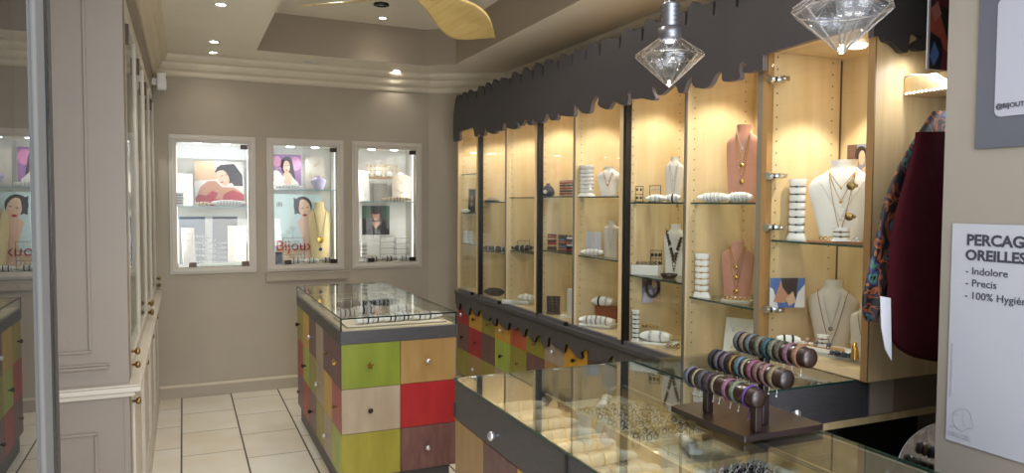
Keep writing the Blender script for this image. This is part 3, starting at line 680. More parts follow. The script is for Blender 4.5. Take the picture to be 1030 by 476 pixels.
SH = [(0,1.835),(0,1.51),(0,1.253),(1,1.603),(1,1.219),(2,1.636),(2,1.25),(3,1.64),(3,1.285),(4,1.637),(4,1.283),(5,1.604),(5,1.217),(6,1.604),(6,1.16),(7,1.454)]
for k, z in SH:
    y1, y0 = PY[k]-.01, PY[k+1]+.01
    s_ = MB().box(CXF+.03, CXB-.01, y0, y1, z-.008, z).build('glass_shelf', SHELFG, cab)
    MB().box(CXF+.028, CXF+.0305, y0, y1, z-.008, z).build('polished_edge', GEDGE, s_)
    pn = MB()
    for yq in (y0, y1):
        for xq in (CXF+.06, CXB-.06): pn.box(xq-.006, xq+.006, yq-.004 if yq == y1 else yq-.002, yq+.002 if yq == y1 else yq+.008, z-.016, z-.008)
    pn.build('shelf_support', SILVER, s_)
# hinged bay frame: raised floor and head board
MB().box(CXF-.004, CXB, 1.84, 2.316, .987, 1.018).build('bay_floor', MAPLE, cab)
MB().box(CXF-.004, CXB, 1.84, 2.30, 2.205, 2.225).build('bay_head', MAPLE, cab)
MB().box(CXB-.006, CXB-.001, 2.311, 2.316, 1.02, 2.2).build('corner_strip', mat('dark_joint','5a4426',.6), cab)
# cabinet downlights
for k in range(8):
    y = (PY[k]+PY[k+1])/2; zt = 2.204 if k == 7 else 2.359
    t = MB().lathe([(.001,-.006),(.03,-.006),(.034,0),(.034,.001)], (2.36, y, zt-.001), 20).build('downlight', LAMP, cab)
    l = bpy.data.lights.new('spot', 'SPOT'); l.energy = 17 if k < 7 else 16; l.spot_size = math.radians(95); l.spot_blend = .35; l.color = (1,.92,.78); l.shadow_soft_size = .02
    lo = bpy.data.objects.new('spot', l); C.objects.link(lo); lo.location = (2.34, y-.02, zt-.02); lo.rotation_euler = (0, math.radians(0), 0)

# valance
VX = CXF-.03
val = thing('valance', 'long slate grey board with cut-out dripping edges above the glass bays', 'valance', (VX, 3.9, 2.3))
bot = [z5(a, b_, 440, 100) for a, b_ in [(90,75),(88,205),(100,218),(116,214),(124,198),(122,168),(160,156),(190,148),(200,190),(214,192),(222,178),(236,190),(250,184),(256,150),(266,168),(300,180),(318,162),(345,162),(352,126),(366,130),(368,148),(405,155),(424,142),(418,118),(432,128),(442,138),(465,105),(474,128),(496,134),(502,98),(516,118),(532,124),(558,118),(574,78),(586,80),(592,105),(615,110),(630,98),(632,70),(644,84),(690,90),(716,84),(718,36),(730,34),(748,62),(780,75),(800,62),(808,20)]]
bot += [z5(a, b_, 600, 60) for a, b_ in [(0,196),(14,190),(20,205),(16,232),(36,250),(70,258),(92,222),(105,213),(130,232),(165,236),(176,200),(172,172),(190,165),(192,205),(235,200),(300,212),(316,198),(300,160),(304,140),(316,150),(326,182),(350,180),(390,145),(412,132),(424,140),(438,174),(462,166),(480,118),(505,92),(508,132),(535,148),(575,150),(605,125),(626,82),(648,64),(660,72),(662,108),(690,116),(735,108),(756,95),(752,58),(754,28),(770,12),(786,22),(770,46),(772,68),(800,70),(845,55),(872,56)]]
bw = [onx(px, py, VX) for px, py in bot]; cont = smooth_pts([(p.y, p.z) for p in bw], 3)
end_y = cont[-1][0]
zz_end = onx(774, 54, VX).z
top = []
y_ = 1.80; i = 0
rnd = random.Random(3)
while y_ < cont[0][0]-.06:
    zt_ = 2.475-.01*i/30
    w_ = rnd.uniform(.012,.022); top += [(y_, zt_+.002), (y_+.02, zt_+rnd.uniform(.008,.02)), (y_+.07, zt_+rnd.uniform(.02,.04)), (y_+.10, zt_+.012), (y_+.105, zt_-.04), (y_+.112, zt_-.062), (y_+.112+w_*.6, zt_-.06), (y_+.104+w_, zt_-.03), (y_+.104+w_, zt_)]
    y_ += .106+w_+rnd.uniform(.01,.09); i += 1
top = [q for q in top if q[0] < cont[0][0]-.01]
poly_ = cont + [(end_y, zz_end), (1.80, 2.205)] + top
board_from(poly_, VX-.012, VX+.012, 'drip_board', [VALM, VALE], val)
# return of the valance over the end panel
rb = [z5(a, b_, 830, 0) for a, b_ in [(238,195),(262,186),(285,180),(296,200),(305,215),(330,222),(360,245),(386,272),(414,274),(418,255),(424,215),(430,186),(450,178),(472,180),(490,198),(470,212),(452,226),(444,246),(462,262),(495,264),(525,260)]]
rr = smooth_pts([(p.x, p.z) for p in [ony(a, b_, 1.80) for a, b_ in rb]], 3)
pl = rr + [(rr[-1][0]-.01, 2.5), (rr[0][0], 2.5)]
bm = bmesh.new(); L0 = val.location
va = [bm.verts.new((x-L0.x, 1.812-L0.y, z-L0.z)) for x, z in pl]; bm.faces.new(va)
ret = bmesh.ops.extrude_face_region(bm, geom=list(bm.faces)); bmesh.ops.translate(bm, vec=(0,-.022,0), verts=[q for q in ret['geom'] if isinstance(q, bmesh.types.BMVert)])
bmesh.ops.recalc_face_normals(bm, faces=bm.faces); me = bpy.data.meshes.new('return_board'); bm.to_mesh(me); bm.free(); me.materials.append(VALM)
o = bpy.data.objects.new('return_board', me); C.objects.link(o); o.parent = val
MB().box(CXF-.018, CXF, 1.85, 5.9, 2.385, 2.41).build('bracket', VALM, val)

# ------------------------------------------------------------------ contents of the right cabinet
RC = math.radians(-53)
def cx_(px, x=2.34): return onx(px, 200, x).y
ZF = ZB0+.0185
def loc(px, z, x=2.30):
    yf = onx(px, 200, CXF).y
    y1 = min([y for y in PY if y > yf+.001] or [5.98])
    x = max(2.2, min(x, (y1-.055)*CXF/yf)); y = min(x*yf/CXF, y1-.05)
    return (x, y, z+.0005)
def pw(px0, px1, x=2.34): # width in metres across the view of a pixel span
    a = onx((px0+px1)/2, 200, x); return abs(px1-px0)*((a-EYE).dot(fwd))/F
# bay A
photo_card('narrow portrait card in the leftmost slim bay beside the black channel', 'dark', loc(474.5,1.253+.0,2.25)[:2]+(1.511,), RC, .07, .2, .05)
pillow(loc(467,1.51,2.24), RC, .07, .03, 'on the middle shelf of the leftmost slim bay', 0)
roll_column(loc(468,1.253,2.25), RC, .04, .1, 'on the lower shelf of the leftmost slim bay', 3)
roll_column(loc(473,1.253,2.27), RC, .04, .1, 'right of the other column in the leftmost slim bay', 3)
small_rings(loc(468,ZF,2.25), RC, .08, .06, 3, 2, 'small silver ring at the bottom of the leftmost slim bay', 'rings in the slim bay', [SILVER])
# bay B
tray(loc(495,1.603,2.26), RC, .1, .06, .012, 'small dark tray on the upper shelf of the second bay', BLACKV)
small_rings(loc(495,1.613,2.26), RC, .08, .04, 4, 2, 'tiny silver ring in the dark tray on the upper shelf of the second bay', 'rings in the dark tray of the second bay', [SILVER])
for i in range(3): pillow(loc(492+7*i,1.219,2.25), RC, .1, .035, f"{['left','middle','right'][i]} of three on the lower shelf of the second bay", 3, (BLACK,SILVER), BLACKV, 'dark beaded', 'black')
pillow(loc(498,ZF,2.25), RC, .16, .06, 'at the bottom of the second bay', 7, (BLACK,mat('graphite','3a3a40',.3,.8)), BLACKV, 'graphite bead', 'black')
# bay C
for i in range(3):
    pillow(loc(521+5*i,1.25,2.24+.05*i), RC, .09, .035, f"{['left','middle','right'][i]} of the black group on the lower shelf of the third bay", 3, (SILVER,BLACK), BLACKV, 'steel', 'black')
earring_rack(loc(527,1.25,2.38), RC, .1, .07, 2, 5, 'behind the black cushions on the lower shelf of the third bay', SILVER)
tray(loc(523,ZF,2.28), RC, .22, .13, .03, 'white raised tray at the bottom of the third bay', WHITE)
pillow(loc(530,ZF+.02,2.3), RC, .11, .05, 'on the white tray of the third bay', 2)
# bay D
t = thing('pouch', 'dark purple velvet pouch on the upper shelf of the fourth bay', 'pouch', loc(551,1.64,2.26), RC)
MB().lathe([(.02,0),(.04,.004),(.044,.025),(.036,.05),(.022,.066),(.012,.075),(.015,.084),(.002,.086)], n=20).build('bag', mat('dark_purple_velvet','251f2e',.8), t, local=True)
MB().torus((0,-.0,.07), .015, .002, 'z').build('drawstring', SILVER, t, local=True)
MB().lathe([(.001,0),(.014,.0)], (0,-.044,.03), 14, axis='y').build('emblem', PWHITE, t, local=True)
for i in range(2):
    roll_column(loc(567+7*i,1.64,2.3), RC, .05, .105, f"{['left','right'][i]} of two striped columns on the upper shelf of the fourth bay", 5, [BLACK, RED], PTAN, 'tan', 'dark', .005)
for i, px in enumerate((555.5, 566.5, 575)):
    roll_column(loc(px,1.285,2.24+.0*i), RC, .05, .105, f"{['left','middle','right'][i]} of three on the lower shelf of the fourth bay", 6, [[RED,BLACK,PTAN],[BLACK,PORANGE,PBLUE],[PWHITE,RED,BLACK]][i], mat('dark_brown_leather','4b3a36',.6), 'dark brown', 'coloured', .0055)
for i, px in enumerate((555, 560)):
    roll_column(loc(px,ZF,2.22+.03*i), RC, .05, .12, f"{['left','right'][i]} of two at the bottom of the fourth bay", 5, BLACK, mat('dark_brown_leather'), 'dark brown', 'dark')
t = thing('bracelet_tube', 'slim white upright tube stand at the bottom of the fourth bay', 'display stand', loc(572,ZF,2.25), RC)
MB().box(-.05,.05,-.02,.02,0,.02).build('base', WHITE, t, local=True, bevel=.003)
MB().box(.0,.04,-.015,.015,.02,.19).build('tube', WHITE, t, local=True, bevel=.005)
# bay E
roll_column(loc(590,1.637,2.3), RC, .075, .185, 'on the upper shelf of the fifth bay', 7, SILVER)
B = bust(loc(611,1.637,2.28), RC, .16, .175, WHITEL, 'small white bust with pink beads on the upper shelf of the fifth bay')
necklace(B, .92, .35, .21, mat('pink_bead','c58a88',.4), 'pink bead necklace on the small white bust of the fifth bay', beads=22, bead_r=.004)
necklace(B, .9, .5, .2, SILVER, 'thin silver necklace on the small white bust of the fifth bay')
card_board(loc(597,1.283,2.32), RC, .1, .14, 'white earring card standing on the lower shelf of the fifth bay', PAPER, 4, 3, SILVER, .1, 'tiny silver stud on the white card of the fifth bay', 'studs on the white card')
pillow(loc(597,1.283,2.24), RC, .14, .04, 'in front of the white earring card of the fifth bay', 4)
B = bust(loc(614.5,1.283,2.28), RC, .1, .21, CREAML, 'tall narrow cream bust on the lower shelf of the fifth bay', True)
necklace(B, .9, .3, .2, SILVER, 'long silver necklace on the narrow cream bust of the fifth bay', .006)
tray(loc(603,ZF,2.25), RC, .2, .12, .025, 'long white tray at the bottom of the fifth bay', WHITE)
pillow(loc(602,ZF+.016,2.24), RC, .21, .055, 'on the long white tray of the fifth bay', 5, (mat('rose_gold','b98a78',.3,.8),SILVER), WHITEL, 'rose gold')
bx = thing('riser_block', 'small reddish wooden riser at the bottom of the fifth bay', 'riser', loc(613,ZF,2.42), RC)
MB().box(-.07,.07,-.04,.04,0,.11).build('block', mat('redwood','9a5a38',.5,scale=4,stretch=(1,1,6),col2='874c2e'), bx, local=True, bevel=.002)
pillow(loc(608,ZF+.111,2.42), RC, .13, .06, 'on the reddish riser of the fifth bay', 2, (BLACK,SILVER), WHITEL, 'dark')
# bay F
earring_rack(loc(643,1.604,2.28), RC, .042, .085, 2, 2, 'at the left of the upper shelf of the sixth bay', BLACK, BLACK, .02)
earring_rack(loc(659,1.604,2.38), RC, .06, .09, 1, 4, 'in the middle of the upper shelf of the sixth bay', SILVER, BLACK, .02)
pillow(loc(660,1.604,2.28), RC, .10, .04, 'below the middle earring rack of the sixth bay', 3)
B = bust(loc(677,1.604,2.33), RC, .10, .235, WHITEL, 'tall slim white bust at the right of the upper shelf in the sixth bay', True)
necklace(B, .9, .5, .22, SILVER, 'short silver chain on the slim white bust of the sixth bay', .005)
necklace(B, .9, .2, .25, SILVER, 'long silver chain on the slim white bust of the sixth bay', .006)
pillow(loc(677,1.604,2.24), RC, .08, .04, 'in front of the upright column of the sixth bay', 3, (SILVER,BLACK), WHITEL, 'wide silver')
earring_rack(loc(661,1.217,2.4), RC, .06, .13, 3, 3, 'behind the white box in the sixth bay', BLACK, BLACK, .028)
t = thing('display_box', 'white rectangular box of small rings on the lower shelf of the sixth bay', 'box', loc(652,1.217,2.29), RC)
MB().box(-.075,.075,-.045,.045,0,.05).build('box_body', WHITE, t, local=True, bevel=.002)
MB().box(-.068,.068,-.038,.038,.05,.053).build('ring_insert', GREYV, t, local=True)
small_rings(W(loc(652,1.217,2.29), RC, (0,0,.052)), RC, .12, .06, 5, 3, 'dark little ring standing in the white box of the sixth bay', 'rings in the white box', [BLACK, SILVER, GOLD], .007)
B = bust(loc(679,1.217,2.37), RC, .13, .27, WHITEL, 'white narrow bust with brown beads on the lower shelf of the sixth bay', True)
necklace(B, .85, .28, .35, mat('brown_bead','4a2a22',.35), 'chunky dark brown bead necklace on the white bust of the sixth bay', beads=21, bead_r=.0085)
necklace(B, .9, .1, .4, BLACK, 'long dark bead necklace on the white bust of the sixth bay', beads=24, bead_r=.004)
t = thing('wooden_dish', 'small dark wooden dish beside the white box of the sixth bay', 'dish', loc(674,1.217,2.25), RC)
MB().lathe([(.001,0),(.03,.0),(.045,.022),(.042,.024),(.028,.006),(.001,.005)], n=20).build('bowl', DARKW, t, local=True)
q = loc(655,ZF+.20,2.50)
photo_card('small grey card with beads hanging on the side panel of the sixth bay', 'other', (ony(655,296,3.355).x, 3.354, 1.06), 0, .12, .16, 0)
bx_ = ony(655,296,3.35).x
beads([(bx_+.04*math.sin(a), 3.335, 1.145+.05*math.cos(a)) for a in [2*PI*k/22 for k in range(22)]], .0095, mat('plum_bead','2f1f2a',.35), 'dark plum bead necklace over the grey card in the sixth bay')
roll_column(loc(638,ZF,2.22), RC, .035, .17, 'thin one at the lower left of the sixth bay', 6, BLACK, WHITEL)
earring_rack(loc(656,ZF,2.44), RC, .1, .1, 2, 5, 'low in the sixth bay behind the white cushion', GOLD, MAPLE, .02, base=False)
tray(loc(664,ZF,2.28), RC, .2, .13, .01, 'flat white tray at the bottom of the sixth bay', WHITE)
pillow(loc(662,ZF+.007,2.28), RC, .16, .06, 'on the flat white tray of the sixth bay', 2)
small_rings(loc(678,ZF+.008,2.24), RC, .07, .08, 4, 3, 'small silver ring on the flat white tray of the sixth bay', 'rings on the flat white tray', [SILVER, GOLD, BLACK], .008)
# bay G
B = bust(loc(746,1.604,2.33), RC, .158, .355, PINKL, 'tall dusty pink bust on the upper shelf of the seventh bay', True)
necklace(B, .93, .70, .2, SILVER, 'fine silver necklace high on the tall pink bust', .006)
necklace(B, .92, .50, .2, GOLD, 'gold necklace with round pendant on the tall pink bust', .010)
necklace(B, .91, .30, .22, GOLD, 'long gold necklace with square pendant on the tall pink bust', .012)
pillow(loc(718,1.604,2.24), RC, .14, .045, 'long one at the left of the upper shelf of the seventh bay', 6, (SILVER,), WHITEL, 'thin silver')
pillow(W(loc(744,1.604,2.24), RC, (0,0,0)), RC, .11, .045, 'in front of the tall pink bust', 5, (SILVER,), WHITEL, 'broad silver')
roll_column(loc(707.5,1.16,2.26), RC, .058, .205, 'on the lower shelf of the seventh bay', 6, GOLD, bl='fine gold')
B = bust(loc(742,1.16,2.34), RC, .148, .262, PINKL, 'shorter dusty pink bust on the lower shelf of the seventh bay', True)
necklace(B, .92, .58, .22, GOLD, 'short gold necklace on the shorter pink bust', .008)
necklace(B, .91, .40, .24, GOLD, 'middle gold necklace on the shorter pink bust', .009)
necklace(B, .9, .16, .26, GOLD, 'longest gold necklace on the shorter pink bust', .011)
tray(loc(743,1.16,2.235), RC, .13, .06, .014, 'narrow beige tray in front of the shorter pink bust', BEIGEV)
small_rings(loc(743,1.169,2.235), RC, .11, .045, 6, 3, 'small gold earring on the beige tray of the seventh bay', 'gold earrings on the beige tray', [GOLD, GOLD, SILVER], .007, name='earring', cat='earring')
card_board(loc(744,ZF,2.38), RC-.1, .14, .2, 'large white tilted necklace board at the bottom of the seventh bay', WHITEL, 2, 2, SILVER, .25, 'silver necklace on the large white tilted board', 'necklaces on the white tilted board')
tray(loc(706,ZF,2.24), RC, .16, .12, .01, 'flat brown and white tray at the bottom of the seventh bay', mat('taupe_pad','7a675a',.8), WHITE)
# bay H
roll_column(loc(802,1.454,2.28), RC, .056, .245, 'at the left of the white bust in the hinged bay', 7, mat('dark_steel','55555a',.25,.9))
B = bust(loc(846,1.454,2.33), math.radians(-58), .265, .318, WHITEL, 'large white bust with gold necklaces in the hinged glass bay')
for zl, lab, pd in [(.66,'short gold chain high on the large white bust',.004),(.5,'gold chain with small pendant on the large white bust',.006),(.12,'longest gold chain on the large white bust',.008)]:
    necklace(B, .88, zl, .19, GOLD, lab, pd)
necklace(B, .80, .28, .36, SILVER, 'wide silver chain over the shoulders of the large white bust', .005)
for px, py, l_ in [(856,187,'upper'),(854,218,'lower')]:
    p = onx(px, py, 2.215); o = MB(Matrix.Rotation(math.radians(-58),4,'Z')).lathe([(.001,-.004),(.012,-.004),(.016,0),(.012,.004),(.001,.004)], n=16, axis='y').ball((.017,0,0),.007,6,(1,.4,1)).build('brooch', BRASS, origin=(0,0,0)); o.location = p
    tag(o, f'antique gold round brooch, {l_} of two by the large white bust', 'brooch')
B = bust((2.34, 1.93, 1.4545), math.radians(-70), .15, .25, WHITEL, 'white bust half hidden behind the end panel in the hinged bay', True)
necklace(B, .9, .3, .3, mat('turquoise','3f8f98',.4), 'turquoise stone necklace on the half hidden bust', .008)
t = thing('wooden_slab', 'thin wooden slab on the upper shelf of the hinged bay', 'display slab', loc(842,1.454,2.225), RC)
MB().prism([(-.10,-.025),(.0,-.03),(.10,-.025),(.105,.02),(-.02,.026),(-.1,.02)], lambda p: (p[0],p[1],0), lambda p: (p[0],p[1],.008)).build('slab', mat('natural_wood','a87448',.5,scale=3,stretch=(2,12,2),col2='8a5a34'), t, local=True, bevel=.002)
roll_column(W(loc(847,1.4625,2.225), RC, (0,0,0)), RC, .052, .05, 'small one on the wooden slab of the hinged bay', 2, BRASS)
small_rings(loc(832,1.4625,2.222), RC, .05, .03, 3, 2, 'small gold earring on the wooden slab of the hinged bay', 'gold earrings on the slab', [GOLD], .006, name='earring', cat='earring')
small_rings(loc(862,1.4625,2.222), RC, .03, .03, 2, 2, 'little white and silver earring at the right of the slab', 'silver earrings on the slab', [SILVER], .006, name='earring', cat='earring')
photo_card('photo card of a woman in lilac pinned to the rear of the hinged bay', 'other', (2.535, onx(864,150,2.535).y, 1.68), -PI/2, .115, .165, 0)
photo_card('wide photo card in blue leaning in the lower left of the hinged bay', 'blue', W(loc(794,1.02,2.42), RC, (0,0,.16)), math.radians(-20), .145, .12, .0)
B = bust(loc(839,1.0185,2.36), math.radians(-58), .195, .275, CREAML, 'cream bust with a long pendant chain in the lower hinged bay')
necklace(B, .88, .33, .19, SILVER, 'silver chain with round dark pendants on the cream bust', .009, mat('grey_stone','6a625c',.4))
necklace(B, .86, .08, .3, mat('copper','9a6a50',.3,.8), 'long copper chain on the cream bust of the hinged bay', .009)
B = bust((2.30, 1.955, 1.0185), math.radians(-65), .12, .21, CREAML, 'second cream bust at the right of the lower hinged bay', True)
necklace(B, .88, .2, .25, GOLD, 'gold drop chain on the second cream bust', .008)
tray(loc(832,1.0185,2.255), math.radians(-75), .36, .09, .03, 'long white tray along the front of the lower hinged bay', WHITE)
t = thing('wooden_slab', 'rough natural edge wooden slab in the lower hinged bay', 'display slab', loc(826,1.0365,2.25), RC)
MB().prism([(-.09,-.02),(-.02,-.03),(.06,-.026),(.1,-.02),(.085,.02),(.0,.028),(-.08,.018)], lambda p: (p[0],p[1],0), lambda p: (p[0],p[1],.01)).build('slab', mat('pale_slab','c49a6c',.5,scale=4,stretch=(2,12,2),col2='a97f50'), t, local=True, bevel=.003)
roll_column(loc(831,1.047,2.26), RC, .035, .045, 'small one on the rough slab in the lower hinged bay', 2, mat('copper'))
pillow(loc(796,1.037,2.22), RC+.3, .09, .035, 'at the left front of the lower hinged bay', 2, (BLACK,), WHITEL, 'dark')
for px, m_, l_ in [(815,mat('pink_quartz','b98a88',.3),'pink'),(824,mat('grey_stone'),'grey'),(837,mat('slate_blue','3b4658',.3),'blue grey')]:
    o = MB().torus((0,0,.012), .009, .002, 'y', 14, 5).ball((0,-.002,.02), .009, 8).build('ring', m_, origin=(0,0,0)); o.location = loc(px, 1.0465, 2.228); tag(o, f'ring with a large {l_} stone on the rough wooden slab', 'ring')
for i, px in enumerate((843, 850, 857)):
    o = MB().ball((-.008,0,.009), .0085, 8).ball((.008,0,.009), .0085, 8).box(-.02,.02,-.008,.008,0,.002).build('earring_pair', mat('navy_enamel','1d2c4a',.3), origin=(0,0,0)); o.location = loc(px, 1.0365, 2.215+.004*i); o.rotation_euler = (0,0,RC)
    tag(o, 'pair of navy blue stud earrings on the white tray', 'earrings', 'navy earring pairs')
t = MB().lathe([(.016,0),(.013,.03),(.006,.06),(.001,.062)], n=12).build('ring_cone', GOLD, origin=(0,0,0)); t.location = loc(864,1.0365,2.22); tag(t, 'small gold cone ring holder at the right of the white tray', 'ring holder')

# ------------------------------------------------------------------ corner counter in front of the hinged bay
cc = thing('corner_counter', 'glass-topped charcoal display counter in front of the hinged bay', 'display counter', (1.87, 2.15, 0))
CY0, CY1 = 1.862, 2.43
MB().box(1.60, 2.11, CY0+.03, CY1, 0, .82).build('carcass', mat('carcass_shade_black','120f10',.6), cc)  # black colour stands in for shade in the opening under the worktop
MB().box(1.60, 2.118, CY0-.006, CY0+.03, .822, .845).build('wood_edge', MAPLE2, cc)
MB().box(2.118, 2.728, CY0-.006, CY0+.03, .822, .845).build('wood_edge', MAPLE2, cab)
MB().box(2.215, 2.728, CY0+.002, CY0+.03, .845, .984).build('side_fascia', mat('brown_gloss_panel','80705a',.35), cab)
MB().box(2.225, 2.34, CY0-.001, CY0+.002, .85, .98).build('fascia_strip', mat('pale_strip','a89a88',.3), cab)
MB().box(1.602, 2.118, CY0, CY0+.012, .845, .978).build('charcoal_front', CHAR, cc)
kn = knob('lock', 'ball', (1.86, CY0, .90), '-y', cc)
MB().box(2.1185, 2.192, CY0, CY0+.03, .845, .978).build('charcoal_filler', CHAR, cab)
MB().box(2.192, 2.212, CY0-.002, CY0+.03, .845, .965).build('corner_post', mat('blue_grey_post','3e454d',.4), cab)
MB().box(1.602, 2.118, CY0+.012, CY1, .862, .868).build('display_bed', CREAML, cc)
MB().box(1.60, 2.118, CY1-.012, CY1, .845, .978).build('rear_panel', CHAR, cc)
gt = MB().box(1.60, 2.143, CY0-.003, CY1+.003, .979, .985).build('glass_top', GTOP, cc)
MB().box(1.60, 2.143, CY0-.0045, CY0-.003, .979, .985).box(1.598, 1.60, CY0, CY1, .979, .985).build('polished_edge', GEDGE, gt)
zc = .8685
for i, (x, y) in enumerate([(1.72,2.02),(1.93,2.05),(1.75,2.27),(1.98,2.28)]):
    tray((x,y,zc), .0, .18, .16, .012, f"white jewellery tray at the {['front left','front right','rear left','rear right'][i]} inside the corner counter", WHITEL)
    small_rings((x,y,zc+.0075), 0, .16, .13, 6, 4, f"small dark and silver ring in the {['front left','front right','rear left','rear right'][i]} tray of the corner counter", f'rings in corner tray {i+1}', [SILVER, BLACK, GOLD] if i % 2 else [BLACK, SILVER], .009, upright=bool(i % 2))

# ------------------------------------------------------------------ near counter
NX0, NX1, NY0, NY1 = .86, 1.575, .85, 2.42
nc = thing('front_counter', 'long glass-topped charcoal counter in the foreground with coloured drawers', 'display counter', (1.2, 1.6, 0))
MB().box(NX0+.02, NX1-.02, NY0+.02, NY1-.02, 0, .12).build('plinth', CHAR, nc)
MB().box(NX0+.018, NX1-.01, NY0, NY1-.01, .12, .852).build('carcass', mat('carcass_dark'), nc)
MB().box(NX0, NX0+.014, NY0, NY1, .845, .978).build('charcoal_side', CHAR, nc)
MB().box(NX0+.014, NX1, NY1-.012, NY1, .845, .978).build('charcoal_end', CHAR, nc)
MB().box(NX1-.014, NX1, NY0, NY1-.012, .845, .978).build('inner_side', mat('taupe_lining','8d8272',.6), nc)
ys = onx(570, 458, NX0).y
MB().box(NX0-.003, NX0+.016, ys-.006, ys+.006, .845, .978).build('joint_strip', BLACK, nc)
p = onx(501, 438, NX0); knob('lock', 'ball', (NX0, p.y, p.z), '-x', nc)
MB().box(NX0-.004, NX0+.002, NY1-.0, NY1+.004, .85, .9).build('hinge', BLACK, nc)
MB().box(NX0+.014, NX1-.014, NY0, NY1-.012, .852, .858).build('display_bed', BEIGEV, nc)
gt = MB().box(NX0-.002, NX1+.002, NY0, NY1+.003, .979, .985).build('glass_top', GTOP, nc)
MB().box(NX0-.0045, NX0-.002, NY0, NY1+.003, .978, .985).box(NX0-.002, NX1, NY1+.003, NY1+.0055, .978, .985).box(NX1+.002, NX1+.0045, NY0, NY1, .978, .985).build('polished_edge', GEDGE, gt)
for k, x in enumerate((1.20, 1.53)): MB().box(x, x+.012, NY0, NY1-.02, .858, .90).build('divider', MAPLE2, nc)
for y in (1.95, 1.62): MB().box(NX0+.016, 1.53, y, y+.01, .858, .885).build('divider', MAPLE2, nc)
for k in range(2): MB().box(1.505-.0+.012*k, 1.510+.012*k, NY0, NY1-.03, .9, .906).build('track', mat('grey_track'), nc)
ncol = [['tan','brown','yellow','lime','red','beige'],['red','purple','beige','tan','olive','green'],['brown','olive','lime','red','yellow','tan']]
for r_ in range(3):
    for c_ in range(6):
        y1 = NY1-.002-c_*.262; y0 = y1-.262
        d = MB().box(NX0,NX0+.016,y0+.0015,y1-.0015,ZR[r_+1]+.0015,ZR[r_]-.003).build('drawer', STAIN[ncol[r_][c_]], nc, bevel=.0015)
        d['label'] = f'{ncol[r_][c_]} stained drawer front'
        if (r_+c_) % 2: knob('knob', 'ball', (NX0, (y0+y1)/2, (ZR[r_]+ZR[r_+1])/2), '-x', d)
zn = .8585
# beige pads with necklaces and chains
def chain_loop(cx, cy, rx, ry, m, lab, grp, z=zn+.009, r=.0014, rot=0):
    pts = []
    for i in range(28):
        a = 2*PI*i/28; x = rx*math.cos(a)*(1-.25*math.sin(a)); y = ry*math.sin(a)
        pts.append((x*math.cos(rot)-y*math.sin(rot), x*math.sin(rot)+y*math.cos(rot), 0))
    o = MB().tube(pts, r, 5, True).ball((pts[21][0], pts[21][1], .002), .006, 6, (1,1,.5)).build('chain_necklace', m, origin=(0,0,0)); o.location = (cx,cy,z)
    return tag(o, lab, 'necklace', grp)
pads = [(1.03,2.26,'far left corner'),(1.03,2.08,'far left'),(1.03,1.78,'middle left'),(1.03,1.45,'near left'),(1.36,1.55,'near right')]
for i, (x, y, w_) in enumerate(pads):
    o = MB().box(-.14,.14,-.075 if i < 2 else -.13,.075 if i < 2 else .13,0,.008).build('velvet_pad', BEIGEV if i < 4 else GREYV, origin=(0,0,0), bevel=.002); o.location = (x,y,zn); tag(o, f"{'beige' if i < 4 else 'grey'} velvet pad at the {w_} of the front counter", 'display pad')
    for k in range(4):
        chain_loop(x-.09+.06*k, y, .018, .05, [SILVER,GOLD][(i+k) % 2], f'fine chain necklace laid on the velvet pad at the {w_}', f'chains on the {w_} pad')
for k in range(8):
    pillow((1.04, 2.335-.115*k, zn+.0085), 0, .25, .036, f"number {k+1} from the far end along the left of the front counter" if False else ['farthest','second farthest','third farthest','fourth farthest','fifth farthest','sixth farthest','second nearest','nearest'][k]+' in the left row of the front counter', 4, (mat('champagne','c9b48c',.4,.6),), BEIGEV, 'fine', 'beige')
t = thing('ring_board', 'dense board of gold and dark jewellery in a wooden frame inside the front counter', 'display board', (1.38, 2.05, zn), 0)
MB().box(-.13,.13,-.2,.2,0,.012).build('board', BEIGEV, t, local=True, bevel=.002)
MB().box(-.135,-.13,-.205,.205,0,.02).box(.13,.135,-.205,.205,0,.02).box(-.13,.13,-.205,-.2,0,.02).box(-.13,.13,.2,.205,0,.02).build('frame', MAPLE2, t, local=True)
small_rings((1.38,2.05,zn+.0125), 0, .24, .37, 9, 12, 'small gold or dark metal ring on the wood framed board', 'rings on the framed board', [mat('muted_gold','a58a56',.35,.9), BRASS, SILVER, BLACK, SILVER], .009, .0018)
p = onz(645, 426, .87)
earring_rack((p.x, p.y, zn+.0085), 0, .07, .05, 2, 3, 'standing in the middle of the front counter', GOLD, BRASS, .015)
p = onz(692, 448, .88)
pillow((p.x, p.y, zn+.0085), 1.2, .16, .035, 'narrow one by the middle of the front counter', 3, (SILVER,), WHITEL, 'silver')
p = onz(608, 405, .88); pillow((p.x, p.y, zn+.0085), .9, .13, .035, 'by the left of the framed board in the front counter', 3, (SILVER,), WHITEL, 'silver')
p = onz(578, 388, .88)
for i, (px, py, l_) in enumerate([(549,391,'left'),(565,401,'right')]):
    p = onz(px, py, .87); o = MB().box(-.012,.012,-.012,.012,0,.024).ball((0,0,.026),.008,6).build('ring_box', BLACK, origin=(0,0,0), bevel=.002); o.location = (p.x,p.y,zn+.0085 if i else zn); tag(o, f'tiny black ring stand with stone, {l_} of two at the far left of the counter', 'ring stand')
p = onz(728, 455, .87)
o = thing('display_tray', 'black velvet roll tray at the near right inside the front counter', 'tray', (1.32, 1.42, zn+.009), .2)
MB().box(-.12,.12,-.12,.12,0,.012).build('pad', BLACKV, o, local=True, bevel=.003)
for k in range(5): MB().lathe([(.001,-.11),(.014,-.108),(.016,0),(.014,.108),(.001,.11)], (-.09+.045*k,0,.018), 10, axis='y').build('velvet_roll', BLACKV, o, local=True)
